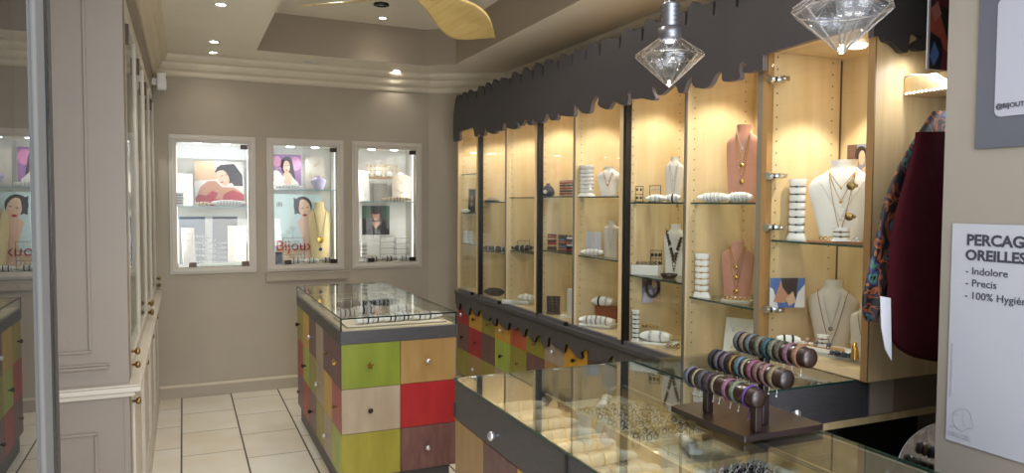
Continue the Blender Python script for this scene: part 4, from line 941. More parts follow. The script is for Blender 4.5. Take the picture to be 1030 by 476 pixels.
small_rings((1.32,1.42,zn+.035), .2, .2, .2, 5, 8, 'thin silver hoop on the black rolls of the near tray', 'hoops on the black tray', [SILVER], .012, .0013, True, 'hoop_earring', 'earring')

# ------------------------------------------------------------------ bracelet stand
SB = .9855
st = thing('bracelet_stand', 'dark wooden three-bar bracelet stand on the near glass counter', 'bracelet stand', (1.435, 1.60, SB))
base = [(1.30,1.462),(1.575,1.462),(1.575,1.775),(1.30,1.775)]
MB().prism(base, lambda p: (p[0],p[1],SB+.004), lambda p: (p[0],p[1],SB+.02)).build('base', DARKW, st, bevel=.006)
for x, y in [(1.33,1.49),(1.545,1.49),(1.33,1.745),(1.545,1.745)]: MB().lathe([(.008,0),(.008,.005)], (x,y,SB), 10).build('foot', BLACK, st)
bars = [(1.352,1.395,1.70,1.098,.0255),(1.435,1.345,1.64,1.165,.0255),(1.515,1.31,1.60,1.228,.0255)]
bars = [(1.36,1.475,1.765,1.093,.0265),(1.425,1.445,1.735,1.143,.0265),(1.49,1.432,1.705,1.197,.0265)]
barobj = []
for x, y0, y1, z, r_ in bars:
    bo = MB().lathe([(.004,y0-.004),(r_*.8,y0-.003),(r_,y0+.003),(r_,y1-.003),(r_*.8,y1+.003),(.004,y1+.004)], (x,0,z), 28, axis='y').build('bar', DARKW, st)
    barobj.append(bo)
for (x, y0, y1, z, r_), yp in zip(bars, [(1.68,), (1.53,), (1.60,)]):
    for y in yp: MB().box(x-.011, x+.011, y-.011, y+.011, SB+.02, z-r_*.7).build('post', DARKW, st, bevel=.002)
x, y0, y1, z, r_ = bars[0]
MB().box(x-.011, x+.011, y0+.0, y0+.022, SB+.02, z-r_*.7).build('post', DARKW, st, bevel=.002)
BC = {'greypurple':'7d7686','beige':'b39c7a','greyblue':'7c8790','sage':'8e9478','teal':'2b6a7c','khaki':'6f6650','mauve':'a5748a','peach':'c08a66','charcoal black':'22222a','lilac grey':'7a6a78','ochre':'b8924e','sky blue':'6f95a8','cream':'c9bb98','pink':'b8688a','dusty rose':'a87870','rose':'b88a86','straw':'b0a070','slate':'5d5d6a','plum':'5b4650','blue grey':'808c9c','bright pink':'c77fa4','pale green':'9caf90'}
BM = {k: mat('woven_'+k.replace(' ','_'), tuple(int(v[i:i+2],16)/255*.68 for i in (0,2,4)), .75, scale=160, col2=tuple(max(0, int(v[i:i+2],16)/255*.5) for i in (0,2,4)), bump=.5, bscale=220) for k, v in BC.items()}
sets = [['blue grey','cream','slate','plum','cream','bright pink','pale green'],
        ['charcoal black','greypurple','lilac grey','ochre','sky blue','cream','pink','dusty rose','rose','straw'],
        ['greypurple','beige','greyblue','sage','teal','sage','khaki','mauve','peach']]
pos = [[.06,.17,.27,.37,.46,.62,.73],[.04,.13,.22,.34,.43,.51,.60,.68,.77,.87],[.05,.14,.23,.37,.47,.56,.65,.76,.88]]
nm = ['lowest','middle','highest']
for i, ((x, y0, y1, z, r_), ss, pp) in enumerate(zip(bars, sets, pos)):
    for k, (c_, f_) in enumerate(zip(ss, pp)):
        yv = y1-(y1-y0)*f_; wd = .016 if c_ not in ('cream','ochre') else .009
        if i == 1: wd = min(wd, .0155)
        R = r_+.0008
        mb = MB(); rings = []
        for a in range(28):
            t_ = 2*PI*a/28; dr = .0015 if math.sin(t_) > -.9 else .004
            rings.append([((R+q)*math.cos(t_), h_, (R+q)*math.sin(t_)) for q, h_ in [(0,-wd/2),(dr,-wd*.46),(dr+.0012,0),(dr,wd*.46),(0,wd/2)]])
        mb.loft(rings, False, True, True); mb.m = 1
        mb.tube([(0,0,-R-.003),(.002,.001,-R-.012),(-.001,.0,-R-.022)], .0008, 4).ball((-.001,0,-R-.024), .0028, 6).ball((.002,.001,-R-.014), .002, 6)
        o = mb.build('woven_bracelet', [BM[c_], SILVER], origin=(0,0,0)); o.location = (x, yv, z)
        prev = ss[k-1] if k else None
        lab = f"{c_} woven bracelet on the {nm[i]} bar, " + (f"next after the {prev} one" if prev else "at the far end of the bar")
        tag(o, lab, 'bracelet', f'woven bracelets on the {nm[i]} bar')
x, y0, y1, z, r_ = bars[0]
PUR = mat('purple_cord','4a2a6a',.6)
mb = MB(Matrix.Rotation(.15, 4, 'X')).torus((0,0,0), r_+.0028, .0022, 'y', 24, 6, 2.0).tube([(-.0,-.002,-r_-.002),(-.004,-.006,-r_-.018),(-.012,-.012,-r_-.034)], .0016, 5).tube([(0,0,-r_-.002),(.006,0,-r_-.012),(.002,.004,-r_-.024)], .0014, 5)
o = mb.build('cord_bracelet', PUR, origin=(0,0,0)); o.location = (x, y1-(y1-y0)*.89, z); tag(o, 'purple cord bracelet with dangling ends on the lowest bar of the stand', 'bracelet')

# ------------------------------------------------------------------ pendant lamps
def pendant(lab, px, py_tip, x):
    p = onx(px, py_tip, x); tip = p.z
    t = thing('pendant_lamp', lab, 'pendant lamp', (p.x, p.y, tip), 0)
    G = bpy.data.materials.get('crystal') or bpy.data.materials.new('crystal')
    if not G.use_nodes:
        G.use_nodes = True; b_ = G.node_tree.nodes['Principled BSDF']; b_.inputs['Transmission Weight'].default_value = 1; b_.inputs['IOR'].default_value = 1.45; b_.inputs['Roughness'].default_value = .015; b_.inputs['Base Color'].default_value = (.96,.97,1,1)
    n = 10; R = .100; H = .088; hc = .052
    def ringp(r, h, off=0, nn=n): return [(r*math.cos(2*PI*(i+off)/nn), r*math.sin(2*PI*(i+off)/nn), h) for i in range(nn)]
    # faceted hollow diamond: thin shell, glass ribs added for reflection bands at the facet edges, scalloped inner collar
    SG = glass('lamp_glass', 'fafbfd', .10, 1.2, .02)
    rg = [ringp(.004, 0), ringp(R*.5, H*.5), ringp(R, H), ringp(R*.985, H+.008), ringp(R*.6, H+hc*.62), ringp(.033, H+hc)]
    mb = MB(); mb.loft(rg, cap=False, smooth=False); mb.build('glass_shade', SG, t, local=True)
    ed = MB()
    for i in range(n):
        ed.tube([rg[0][i], rg[2][i]], .0016, 5); ed.tube([rg[3][i], rg[5][i]], .0014, 5); ed.tube([rg[2][i], rg[2][(i+1) % n]], .002, 5)
        a = .5*(Vector(rg[2][i])+Vector(rg[2][(i+1) % n])); ed.tube([tuple(a), rg[4][i]], .001, 4); ed.tube([tuple(a), rg[4][(i+1) % n]], .001, 4)
    ed.build('facet_glint_ribs', G, t, local=True)
    ir = []
    for zf, rf in [(.36,.34),(.55,.52),(.95,.80),(1.12,.62),(1.2,.33)]:
        ir.append([(R*rf*(1+.05*math.cos(8*a)*(zf < 1.1))*math.cos(a), R*rf*(1+.05*math.cos(8*a)*(zf < 1.1))*math.sin(a), H*zf+(.008*abs(math.cos(4*a)) if .9 < zf < 1 else 0)) for a in [2*PI*k/40 for k in range(40)]])
    MB().loft(ir, cap=False).build('inner_glass', SG, t, local=True)
    # screw cap
    cp = MB(); pr = [(.026,H+hc-.006),(.033,H+hc),(.034,H+hc+.03),(.026,H+hc+.034)]
    for k in range(5): pr += [(.023,H+hc+.036+.013*k),(.031,H+hc+.0425+.013*k)]
    pr += [(.02,H+hc+.105)]
    cp.lathe(pr, n=28).build('screw_cap', mat('brushed_grey_metal','7b7a80',.35,.8), t, local=True)
    MB().lathe([(.02,H+hc+.104),(.014,H+hc+.114),(.008,H+hc+.122),(.004,H+hc+.125)], n=20).build('insulator', BLACK, t, local=True)
    MB().tube([(0,0,H+hc+.12),(0,0,3.05-tip)], .0025, 6).build('cable', mat('grey_cable','8a8a8c',.5), t, local=True)
    MB().lathe([(.05,3.02-tip),(.05,3.048-tip)], n=24).build('ceiling_rose', WHITE, t, local=True)
    MB().lathe([(.001,H+hc-.012),(.012,H+hc-.012),(.014,H+hc-.007),(.001,H+hc-.006)], n=16).build('led', mat('soft_led','ffffff',.4,emit='eef2ff',estr=3), t, local=True)
    l = bpy.data.lights.new('pendant_light', 'POINT'); l.energy = 2.5; l.color = (.98,.97,.95); l.shadow_soft_size = .03
    lo = bpy.data.objects.new('pendant_light', l); C.objects.link(lo); lo.location = (p.x, p.y, tip-.03)
pendant('hanging diamond-shaped glass lamp farther from the camera, above the front counter', 673, 87, 1.32)
pendant('hanging diamond-shaped glass lamp nearer the camera, in front of the hinged bay', 846, 53, 1.262)

# ------------------------------------------------------------------ back wall showcases
def showcase(i, x0, x1, name_):
    t = thing('wall_showcase', f'{name_} of three white-framed lit showcases in the rear wall', 'wall showcase', ((x0+x1)/2, 6.52, 1.01), 0, 'rear wall showcases')
    ox0, ox1 = x0-.055, x1+.055; z0, z1 = 1.060, 2.072
    fr = MB()
    for a, b_, yq in [(.055,.035,.012),(.038,.018,.024),(.02,0,.014)]:
        X0, X1, Z0, Z1 = x0-a, x1+a, z0-a, z1+a; c_ = a-b_
        fr.box(X0,X1,6.519-yq,6.519,Z1-c_,Z1).box(X0,X1,6.519-yq,6.519,Z0,Z0+c_).box(X0,X0+c_,6.519-yq,6.519,Z0+c_,Z1-c_).box(X1-c_,X1,6.519-yq,6.519,Z0+c_,Z1-c_)
    fr.build('frame', FRAME, t, bevel=.002)
    bx_ = MB(); D = 6.86; e_ = .008; mW = [WHITE]
    bx_.box(x0-e_,x0,6.60,D,z0-e_,z1+e_).box(x1,x1+e_,6.60,D,z0-e_,z1+e_).box(x0,x1,6.60,D,z0-e_,z0).box(x0,x1,6.60,D,z1,z1+e_).box(x0-e_,x1+e_,D,D+e_,z0-e_,z1+e_)
    bx_.build('case_box', mat('case_white_lining','cfcdc6',.5), t)
    gl = MB().box(x0+.004, x1-.004, 6.508, 6.513, z0+.004, z1-.004).build('glass_door', GLASSD, t)
    for hx, hz in [(x1-.035, z1-.03), (x0+.11, z0+.02), (x1-.035, z0+.02)]:
        MB().box(hx-.028, hx+.028, 6.498, 6.52, hz-.018, hz+.018).lathe([(.007,6.49),(.007,6.5)], (hx,0,hz), 10, axis='y').build('hinge', mat('dark_bronze'), gl)
    zs = [1.555, 1.70, 1.60][i]
    s_ = MB().box(x0+.002, x1-.002, 6.57, D-.005, zs-.008, zs).build('glass_shelf', SHELFG, t)
    MB().box(x0+.002, x1-.002, 6.568, 6.5705, zs-.008, zs).build('polished_edge', mat('pale_blue_edge','9fc6d0',.2), s_)
    for k in range(2):
        MB().lathe([(.001,-.003),(.03,-.003),(.035,0),(.035,.001)], (x0+(x1-x0)*(.3+.4*k), 6.68, z1-.001), 18).build('downlight', LAMPW, t)
    for sx_, xx in ((1, x0+.012), (-1, x1-.012)):
        MB().box(xx-.010*sx_-.0015, xx-.010*sx_+.0015, 6.612, 6.622, z0+.03, z1-.03).build('fill_strip', mat('fill_strip_glow','ffffff',.4,emit='fff6ea',estr=1.6), t)  # added glowing strips that even out the light inside the case
        l = bpy.data.lights.new('case_light', 'AREA'); l.energy = .65; l.shape = 'RECTANGLE'; l.size = .012; l.size_y = .92; l.color = (1,.96,.9)  # unseen area fill that goes with the added strip
        lo = bpy.data.objects.new('case_light', l); C.objects.link(lo); lo.location = (xx+sx_*.006, 6.625, (z0+z1)/2)
        lo.rotation_euler = (Vector((-sx_*.75, -.66, 0))).to_track_quat('Z', 'Y').to_euler()
    l = bpy.data.lights.new('case_light', 'SPOT'); l.energy = 3.2; l.spot_size = 2.2; l.spot_blend = .6; l.shadow_soft_size = .02; l.color = (1,.97,.92)
    lo = bpy.data.objects.new('case_light', l); C.objects.link(lo); lo.location = ((x0+x1)/2, 6.68, z1-.012)
    return zs
for i, (a, b_) in enumerate([(-.044,.502),(.70,1.228),(1.412,1.936)]): showcase(i, a, b_, ['left','middle','right'][i])
def q6(px, py, y): p = ony(px, py, y); return p
Z0 = 1.0605
def at6(px, z, y): p = ony(px, 200, y); return (p.x, y, z+.0005)
# left showcase
p0 = q6(196, 211, 6.80); p1 = q6(245, 163, 6.80)
photo_card('poster of a dark-haired woman in red in the left rear showcase', 'red', ((p0.x+p1.x)/2, 6.80, 1.556), 0, p1.x-p0.x, p1.z-1.556, 0, 'portrait_poster', 'poster', text=[('illi', .39, .33, .05, PWHITE)])
card_board(at6(186,1.555,6.70), .1, .13, .27, 'tall white pendant board at the upper left of the left rear showcase', WHITEL, 4, 1, GOLD, .15, 'gold pendant on the tall white board of the left showcase', 'pendants on the upper board, left showcase')
pillow(at6(230,1.555,6.62), 0, .27, .05, 'long one on the shelf of the left rear showcase', 8, (SILVER,), WHITEL, 'silver')
pillow(at6(204,1.555,6.62), 0, .12, .035, 'small one left of the long cushion in the left rear showcase', 3, (GOLD,), CREAML, 'gold', 'cream')
roll_column(at6(181,1.555,6.6), 0, .05, .11, 'at the left edge of the shelf in the left rear showcase', 4, BLACK)
for k in range(3):
    earring_rack(at6(200+10*k,Z0,6.66+.04*k), 0, .11, .26-.03*k, 5, 5, f"{['left','middle','right'][k]} of three below the shelf of the left rear showcase", SILVER, BLACK, .02)
card_board(at6(190,Z0,6.62), .2, .1, .32, 'slanted tall grey board at the lower left of the left rear showcase', GREYV, 5, 1, GOLD, .2, 'gold pendant on the slanted grey board of the left showcase', 'pendants on the lower left board')
card_board(at6(238,Z0,6.66), -.05, .15, .33, 'broad cream necklace board at the lower right of the left rear showcase', CREAML, 4, 2, GOLD, .15, 'fine gold necklace on the broad cream board', 'necklaces on the broad cream board')
tray(at6(222,Z0,6.60), 0, .34, .07, .02, 'low pale green tray at the bottom of the left rear showcase', mat('pale_green_pad','b9c9a0',.7))
small_rings(at6(222,Z0+.013,6.60), 0, .3, .04, 9, 2, 'small ring in the pale green tray of the left rear showcase', 'rings in the green tray', [SILVER, BLACK, GOLD], .009)
o = MB().box(-.10,.10,-.005,.005,0,.40).build('velvet_backdrop', mat('blue_velvet','24405f',.8), origin=(0,0,0)); o.location = at6(193,Z0,6.84); tag(o, 'blue velvet backdrop panel low in the left rear showcase', 'backdrop')
o = MB().box(-.10,.10,-.005,.005,0,.40).build('velvet_backdrop', mat('dark_grey_velvet','35363c',.8), origin=(0,0,0)); o.location = at6(226,Z0,6.84); tag(o, 'dark grey velvet backdrop panel low in the left rear showcase', 'backdrop')
# middle showcase
photo_card('poster of a dark-haired woman among lilac blossom in the middle rear showcase', 'lilac', at6(289,1.70,6.82), 0, .24, .31, 0, 'portrait_poster', 'poster')
card_board(at6(317,1.70,6.78), 0, .17, .30, 'grey linen display board at the upper right of the middle rear showcase', GREYV, 2, 1, GOLD, .05, 'pendant on the grey linen board of the middle showcase', 'pendants on the grey linen board', curved=True)
pillow(at6(291,1.70,6.62), 0, .24, .04, 'at the left of the shelf in the middle rear showcase', 7, (SILVER,), WHITEL, 'silver')
B = bust(at6(321,1.70,6.66), 0, .13, .12, mat('pale_lilac_satin','b9b2d6',.5), 'small pale lilac bust on the shelf of the middle rear showcase')
necklace(B, .86, .4, .19, SILVER, 'silver necklace on the small pale lilac bust', .005)
photo_card('tall pale blue poster of a woman with red lips in the middle rear showcase', 'pale', at6(299,Z0,6.83), 0, .40, .60, 0, 'portrait_poster', 'poster', text=[('Bijoux', .01, .10, .13, RED), ('illi', .02, .49, .06, PDARK)])
B = bust(at6(322,Z0,6.70), 0, .19, .53, mat('straw_linen','c9b588',.7), 'tall straw-coloured bust in the middle rear showcase', True)
necklace(B, .9, .42, .3, BLACK, 'dark cord necklace with ring pendant on the tall straw bust', .03, GOLD)
necklace(B, .9, .24, .3, BLACK, 'long cord necklace with blue stone on the tall straw bust', .016, mat('sapphire','22306e',.2))
earring_rack(at6(295,Z0,6.70), 0, .18, .22, 3, 6, 'at the lower left of the middle rear showcase', SILVER, BLACK, .02)
for k in range(3): pillow(at6(297+16*k,Z0,6.60), 0, .12, .045, f"{['left','middle','right'][k]} of three along the bottom of the middle rear showcase", 5, (SILVER,BLACK), [CREAML,WHITEL,GREYV][k], 'silver', ['cream','white','grey'][k])
roll_column(at6(280,Z0,6.62), 0, .05, .10, 'at the lower left corner of the middle rear showcase', 4, BLACK, mat('charcoal_leather','33323a',.6), 'charcoal')
# right showcase
t = thing('ring_shelf', 'raised wooden riser carrying cushions in the right rear showcase', 'riser', at6(384,1.60,6.76), 0)
MB().box(-.2,.15,-.05,.06,.21,.225).build('shelf_top', PTAN, t, local=True)
for s_ in (-.19, .14): MB().box(s_-.004,s_+.004,-.045,.055,0,.21).build('leg', PTAN, t, local=True)
for k in range(4):
    pillow(W(at6(370+11*k,1.826,6.74), 0, (0,0,0)), PI/2-.3, .09, .05, f"{['first','second','third','fourth'][k]} from the left on the wooden riser", 3, (GOLD,SILVER), WHITEL, 'gold')
earring_rack(at6(384,1.826,6.79), 0, .30, .12, 3, 9, 'on top of the riser in the right rear showcase', GOLD, PTAN, .02)
card_board(at6(367,1.60,6.66), .15, .10, .28, 'tall slim white board at the upper left of the right rear showcase', WHITEL, 4, 1, SILVER, .12, 'silver pendant on the slim white board of the right showcase', 'pendants on the slim white board')
card_board(at6(383,1.60,6.72), 0, .14, .17, 'small grey board under the riser in the right rear showcase', GREYV, 2, 2, SILVER, .12, 'silver pendant on the small grey board of the right showcase', 'pendants on the small grey board')
card_board(at6(404,1.60,6.68), -.05, .17, .25, 'white curved-top necklace board at the right of the right rear showcase', CREAML, 2, 1, GOLD, .12, 'gold necklace on the curved-top board', 'necklaces on the curved-top board', curved=True)
pillow(at6(399,1.60,6.60), 0, .28, .04, 'long one on the shelf of the right rear showcase', 7, (GOLD,), CREAML, 'gold', 'cream')
photo_card('dark portrait poster of a seated person in the right rear showcase', 'dark', at6(378,1.24,6.83)[:2]+(1.29,), 0, .26, .27, 0, 'portrait_poster', 'poster')
for k in range(2): earring_rack(at6(390+14*k,Z0,6.70+.04*k), 0, .15, .22-.02*k, 4, 5, f"{['left','right'][k]} of two at the bottom of the right rear showcase", SILVER, BLACK, .02)
roll_column(at6(366,Z0,6.62), 0, .05, .17, 'at the lower left of the right rear showcase', 4, BLACK)
for k in range(3): pillow(at6(376+15*k,Z0,6.60), 0, .12, .045, f"{['left','middle','right'][k]} of three along the bottom of the right rear showcase", 5, (SILVER,BLACK), [CREAML,GREYV,WHITEL][k], 'silver', ['cream','grey','white'][k])
card_board(at6(375,Z0,6.63), .1, .09, .06, 'tiny cream card in front of the right rear showcase posters', CREAML, 1, 1, GOLD, .3, 'gold pendant on the tiny cream card', 'pendant on the tiny card')

# ------------------------------------------------------------------ left cabinet
lc = thing('panelled_wall_cabinet', 'tall taupe panelled cabinet with glass doors along the left wall', 'display cabinet', (-.3, 4.8, 0))
LY0, LY1 = 3.20, 6.50; LX0, LX1 = -.448, -.2
MB().box(LX0, LX1-.0205, LY0+.001, LY1, 0, .841).build('lower_body', LPAINT, lc)
MB().box(LX0, -.43, LY0+.0205, LY1, .891, 2.42).build('back_panel', WHITE, lc)
MB().box(LX0, LX1, LY0, LY0+.02, .8905, 2.42).box(LX1-.02, LX1, LY0, LY0+.12, .101, .841).build('end_panel', LPAINT, lc)
ev = MB()   # recessed panel moulding on the end face
for (x0,x1,z0,z1) in [(-.44,-.335,1.03,2.5),]:
    ev.box(x1, x1+.012, LY0-.008, LY0, z0, z1).box(x0, x1+.012, LY0-.008, LY0, z0-.012, z0)
ev.box(-.44, -.265, LY0-.014, LY0, .955, .967).box(-.44,-.27,LY0-.009,LY0,.967,.977)
ev.box(-.44, -.31, LY0-.007, LY0, .70, .712).box(-.322, -.31, LY0-.007, LY0, .14, .70)
ev.build('panel_moulding', LPAINT, lc, bevel=.003)
MB().box(LX0, LX1, LY0, LY1, 2.42, 2.74).build('fascia', LPAINT, lc)
MB().box(LX0+.001, LX1, LY0+.0205, LY0+.12, .891, 2.415).build('corner_post', LPAINT, lc)
ld = MB().box(LX0, -.165, LY0-.03, LY1, .882, .89).box(LX0, -.178, LY0-.02, LY1, .842, .862).box(LX0, -.158, LY0-.035, LY1, .862, .882)
ld.build('ledge', LTRIM, lc, bevel=.004)
MB().box(LX1-.02, LX1+.012, LY0, LY1, 0, .10).build('plinth', LTRIM, lc, bevel=.003)
nD = 4; dw = (LY1-LY0-.14)/nD
for k in range(nD):
    y0 = LY0+.13+k*dw; y1 = y0+dw-.006
    f = MB(); 
    f.box(LX1-.02, LX1, y0, y0+.05, .895, 2.41).box(LX1-.02, LX1, y1-.05, y1, .895, 2.41).box(LX1-.02, LX1, y0+.05, y1-.05, .895, .945).box(LX1-.02, LX1, y0+.05, y1-.05, 2.36, 2.41)
    fo = f.build('glazed_door', LTRIM, lc, bevel=.003)
    MB().box(LX1-.013, LX1-.008, y0+.05, y1-.05, .945, 2.36).build('glass_pane', GLASSD, fo)
    for zz in (.93, .985):
        MB().lathe([(.005,0),(.005,.012),(.013,.016),(.015,.026),(.01,.032),(.001,.033)], (LX1, y1-.025 if k % 2 else y0+.03, zz), 14, axis='x').build('knob', BRASS, fo)
    MB().box(LX1, LX1+.012, y0+.01, y0+.03, 2.22, 2.30).build('hinge', mat('dark_bronze'), fo)
    lo_ = MB().box(LX1-.02, LX1, y0, y1, .115, .838).build('lower_door', LTRIM, lc, bevel=.003)
    MB().box(LX1, LX1+.008, y0+.06, y1-.06, .18, .19).box(LX1, LX1+.008, y0+.06, y1-.06, .77, .78).box(LX1, LX1+.008, y0+.06, y0+.07, .19, .77).box(LX1, LX1+.008, y1-.07, y1-.06, .19, .77).build('panel_bead', LTRIM, lo_)
    MB().lathe([(.005,0),(.005,.012),(.013,.016),(.015,.026),(.01,.032),(.001,.033)], (LX1, y0+.03, .78), 14, axis='x').build('knob', BRASS, lo_)
    for zz in (1.3, 1.62, 1.95): MB().box(-.428, LX1-.022, y0, y1, zz-.006, zz).build('glass_shelf', SHELFG, lc)
    l = bpy.data.lights.new('case_light', 'SPOT'); l.energy = 8; l.spot_size = 1.6; l.shadow_soft_size = .01; l.color = (1,.97,.92)
    lo = bpy.data.objects.new('case_light', l); C.objects.link(lo); lo.location = (-.32, (y0+y1)/2, 2.40)
    for j, zz in enumerate((.8905, 1.3, 1.62)):
        card_board((-.36, y0+.25+.08*j, zz+.0005), math.radians(60), .14, .2, f"white board on the {['bottom','second','third'][j]} shelf behind glass door {['nearest','second','third','farthest'][k]} along the left wall", WHITEL, 1, 1, GOLD, .1, 'gold pendant on a white board in the left wall cabinet', 'pendants in the left wall cabinet', easel=False)

# ------------------------------------------------------------------ open glass entrance door at the left
DX = -.10
dr = thing('entrance_glass_door', 'open glass entrance door with grey metal stile at the left edge', 'door', (DX, .6, 0))
a0 = onx(35, 200, DX).y; a1 = onx(44.5, 200, DX).y; a2 = onx(52.5, 200, DX).y
GM = mat('anodised_grey', '64625f', .8, 0, spec=.1)
MB().box(DX-.012, DX, .05, a0+.004, .0, 2.5).build('glass_pane', DOORG, dr)
MB().box(DX-.012, DX+.003, a0, a1-.003, .0, 2.5).build('stile', GM, dr, bevel=.002)
MB().box(DX-.012, DX+.004, a1-.003, a1+.006, .0, 2.5).build('gasket', BLACK, dr)
MB().box(DX-.02, DX+.002, a1+.006, a2, .0, 2.5).build('hinge_post', mat('anodised_dark', '403d3a', .8, 0, spec=.1), dr, bevel=.002)
MB().box(DX-.03, DX+.004, .05, a0, .0, .06).build('bottom_rail', GM, dr)

# ------------------------------------------------------------------ entrance jamb signs
JX = 1.8
ROT = Matrix(((0,0,-1),(-1,0,0),(0,1,0))).to_euler()   # text x -> -Y, up -> Z, facing -X
pz1 = onx(963, 226, JX); pz0 = onx(951.5, 441.5, JX)
ps = thing('piercing_notice', 'white notice reading PERCAGE OREILLES on the right jamb', 'notice', (JX, pz1.y+.004, pz0.z))
PYL = (pz1.y+pz0.y)/2+.004
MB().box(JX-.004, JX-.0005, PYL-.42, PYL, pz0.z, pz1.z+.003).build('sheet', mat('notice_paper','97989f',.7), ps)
def jt(body, px, py, size, m, off=0, parent=ps, nmm='lettering'):
    p = onx(px, py, JX-.005); return add_text(body, parent, (JX-.0048-parent.location.x, p.y-parent.location.y, p.z-parent.location.z), ROT, size, m, nmm, off)
jt('PERCAGE', 972, 246.2, .0378, INK, .0011)
jt('OREILLES', 971, 261, .0358, INK, .0011)
jt('- Indolore', 971, 275.5, .026, INK)
jt('- Precis', 971, 287.5, .026, INK)
jt('- 100% Hygiénique', 970, 300, .026, INK)
# small line drawing of a face with a word under it
def jp(px, py): p = onx(px, py, JX-.0048); return (p.x, p.y, p.z)
ln = MB()
for seq in [[(958.5,418),(962,413),(968,411.3),(973,412.5),(976.5,416.5),(977,421)],[(959,417.5),(958.7,423),(961,429),(964,432),(968,434.5)],[(977,421),(979,425),(979,430.5),(974,431),(968,434.5)],[(955,429.5),(959,428),(963,430),(967,434.5)],[(959.3,416.3),(963.5,417.8)],[(968.5,415.5),(971,418)],[(976,420),(978,422)],[(969.5,419),(969,424),(970.5,426)],[(968.5,427.5),(972,428)]]:
    ln.tube([jp(a, b_) for a, b_ in smooth_pts(seq, 4)], .0006, 4)
ln.build('line_drawing', INKG, ps)
jt('STUDEX', 954, 437.5, .0155, INKG, .0006)
q = add_text('Veuillez vous renseigner aupres de votre bijoutier', ps, (0,0,0), ROT, .007, INKG)
p = onx(956.5, 400, JX-.005); q.location = (JX-.0048-ps.location.x, p.y-ps.location.y, p.z-ps.location.z)
q.rotation_euler = (Matrix(((0,0,-1),(0,-1,0),(1,0,0))).to_3x3() @ Matrix.Identity(3)).to_euler()
q.rotation_euler = Matrix(((0,0,-1),(0,1,0),(1,0,0))).to_euler()
sz = onx(982, 150, JX)
qs = thing('social_media_sign', 'blue grey board with a white rounded card reading @BIJOUTERIE on the right jamb', 'sign', (JX, sz.y, sz.z))
MB().box(JX-.006, JX-.0005, sz.y-.40, sz.y, sz.z, 2.35).build('board', mat('blue_grey_board','454751',.6), qs)
c0 = onx(1000.5, 118, JX-.006); R_ = .016
yl = c0.y; zb_ = c0.z; zt_ = onx(1001, 0, JX-.006).z
pts = []
for (cy_, cz_, a0_) in [(yl-R_, zb_+R_, 90), (yl-.26+R_, zb_+R_, 180), (yl-.26+R_, zt_-R_+.003, 270), (yl-R_, zt_-R_+.003, 0)]:
    for k in range(7):
        a = math.radians(a0_+90*k/6); pts.append((cy_+R_*math.sin(a), cz_+ -R_*math.cos(a)*-1*-1 if False else cz_+R_*math.cos(a)))
def rr(yc, zc_, hw, hh, R, n=6):
    out = []
    for sx_, sz_, a0_ in [(1,1,0),(-1,1,90),(-1,-1,180),(1,-1,270)]:
        for k in range(n+1):
            a = math.radians(a0_+90*k/n); out.append((yc+sx_*(hw-R)+R*math.cos(a), zc_+sz_*(hh-R)+R*math.sin(a)))
    return out
pts = rr(yl-.13, (zb_+zt_)/2, .13, (zt_-zb_)/2, R_)
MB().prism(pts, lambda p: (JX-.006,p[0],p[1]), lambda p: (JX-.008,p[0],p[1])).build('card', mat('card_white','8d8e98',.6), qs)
for a_ in (1,):
    p = onx(1001.5, 109.5, JX-.009); add_text('@BIJOUTERIE', qs, (JX-.009-qs.location.x, p.y-qs.location.y, p.z-qs.location.z), ROT, .0158, INK, 'lettering', .0003)

# ------------------------------------------------------------------ clothes niche
def cloth_mesh(rows, Y, th, folds, amp, seed=0):
    """rows: (py, pxl, pxr) -> lofted closed drape"""
    rows = smooth_pts(rows, 5); mb = MB(); rings = []
    for py, l_, r_ in rows:
        A = ony(l_, py, Y); B_ = ony(r_, py, Y); ring = []; N = 26
        f_ = (py-rows[0][0])/(rows[-1][0]-rows[0][0])
        for i in range(N):
            t_ = i/(N-1); x = A.x+(B_.x-A.x)*t_; ring.append((x, Y-th*math.sin(PI*t_)**.5*.5-amp*(.3+.7*f_)*math.sin(folds*PI*t_+seed+2.5*f_)*math.sin(PI*t_), A.z+(B_.z-A.z)*t_))
        for i in range(N-2, 0, -1):
            t_ = i/(N-1); x = A.x+(B_.x-A.x)*t_; ring.append((x, Y+th*math.sin(PI*t_)**.5*.5, A.z+(B_.z-A.z)*t_))
        rings.append(ring)
    return mb.loft(rings)
BURG = mat('burgundy_cloth', '3c0c15', .9, spec=.15, bump=.25, scale=40, bscale=300, var=.2)
o = cloth_mesh([(133,921,990),(150,918,1000),(190,907,1010),(235,896,1020),(280,893,1020),(320,892,1015),(345,898,1005),(358,915,1000),(363,935,990)], 1.56, .06, 5, .014).build('burgundy_garment', BURG, origin=(2.15,1.56,1.3))
tag(o, 'burgundy felt garment hanging in front of the maple end panel', 'garment')
o2 = cloth_mesh([(300,884,900),(325,880,900),(340,881,900),(346,886,900)], 1.60, .03, 2, .004).build('hem', BURG, o)
o2.location = -Vector(o.location); 
o2.matrix_parent_inverse = Matrix(); 
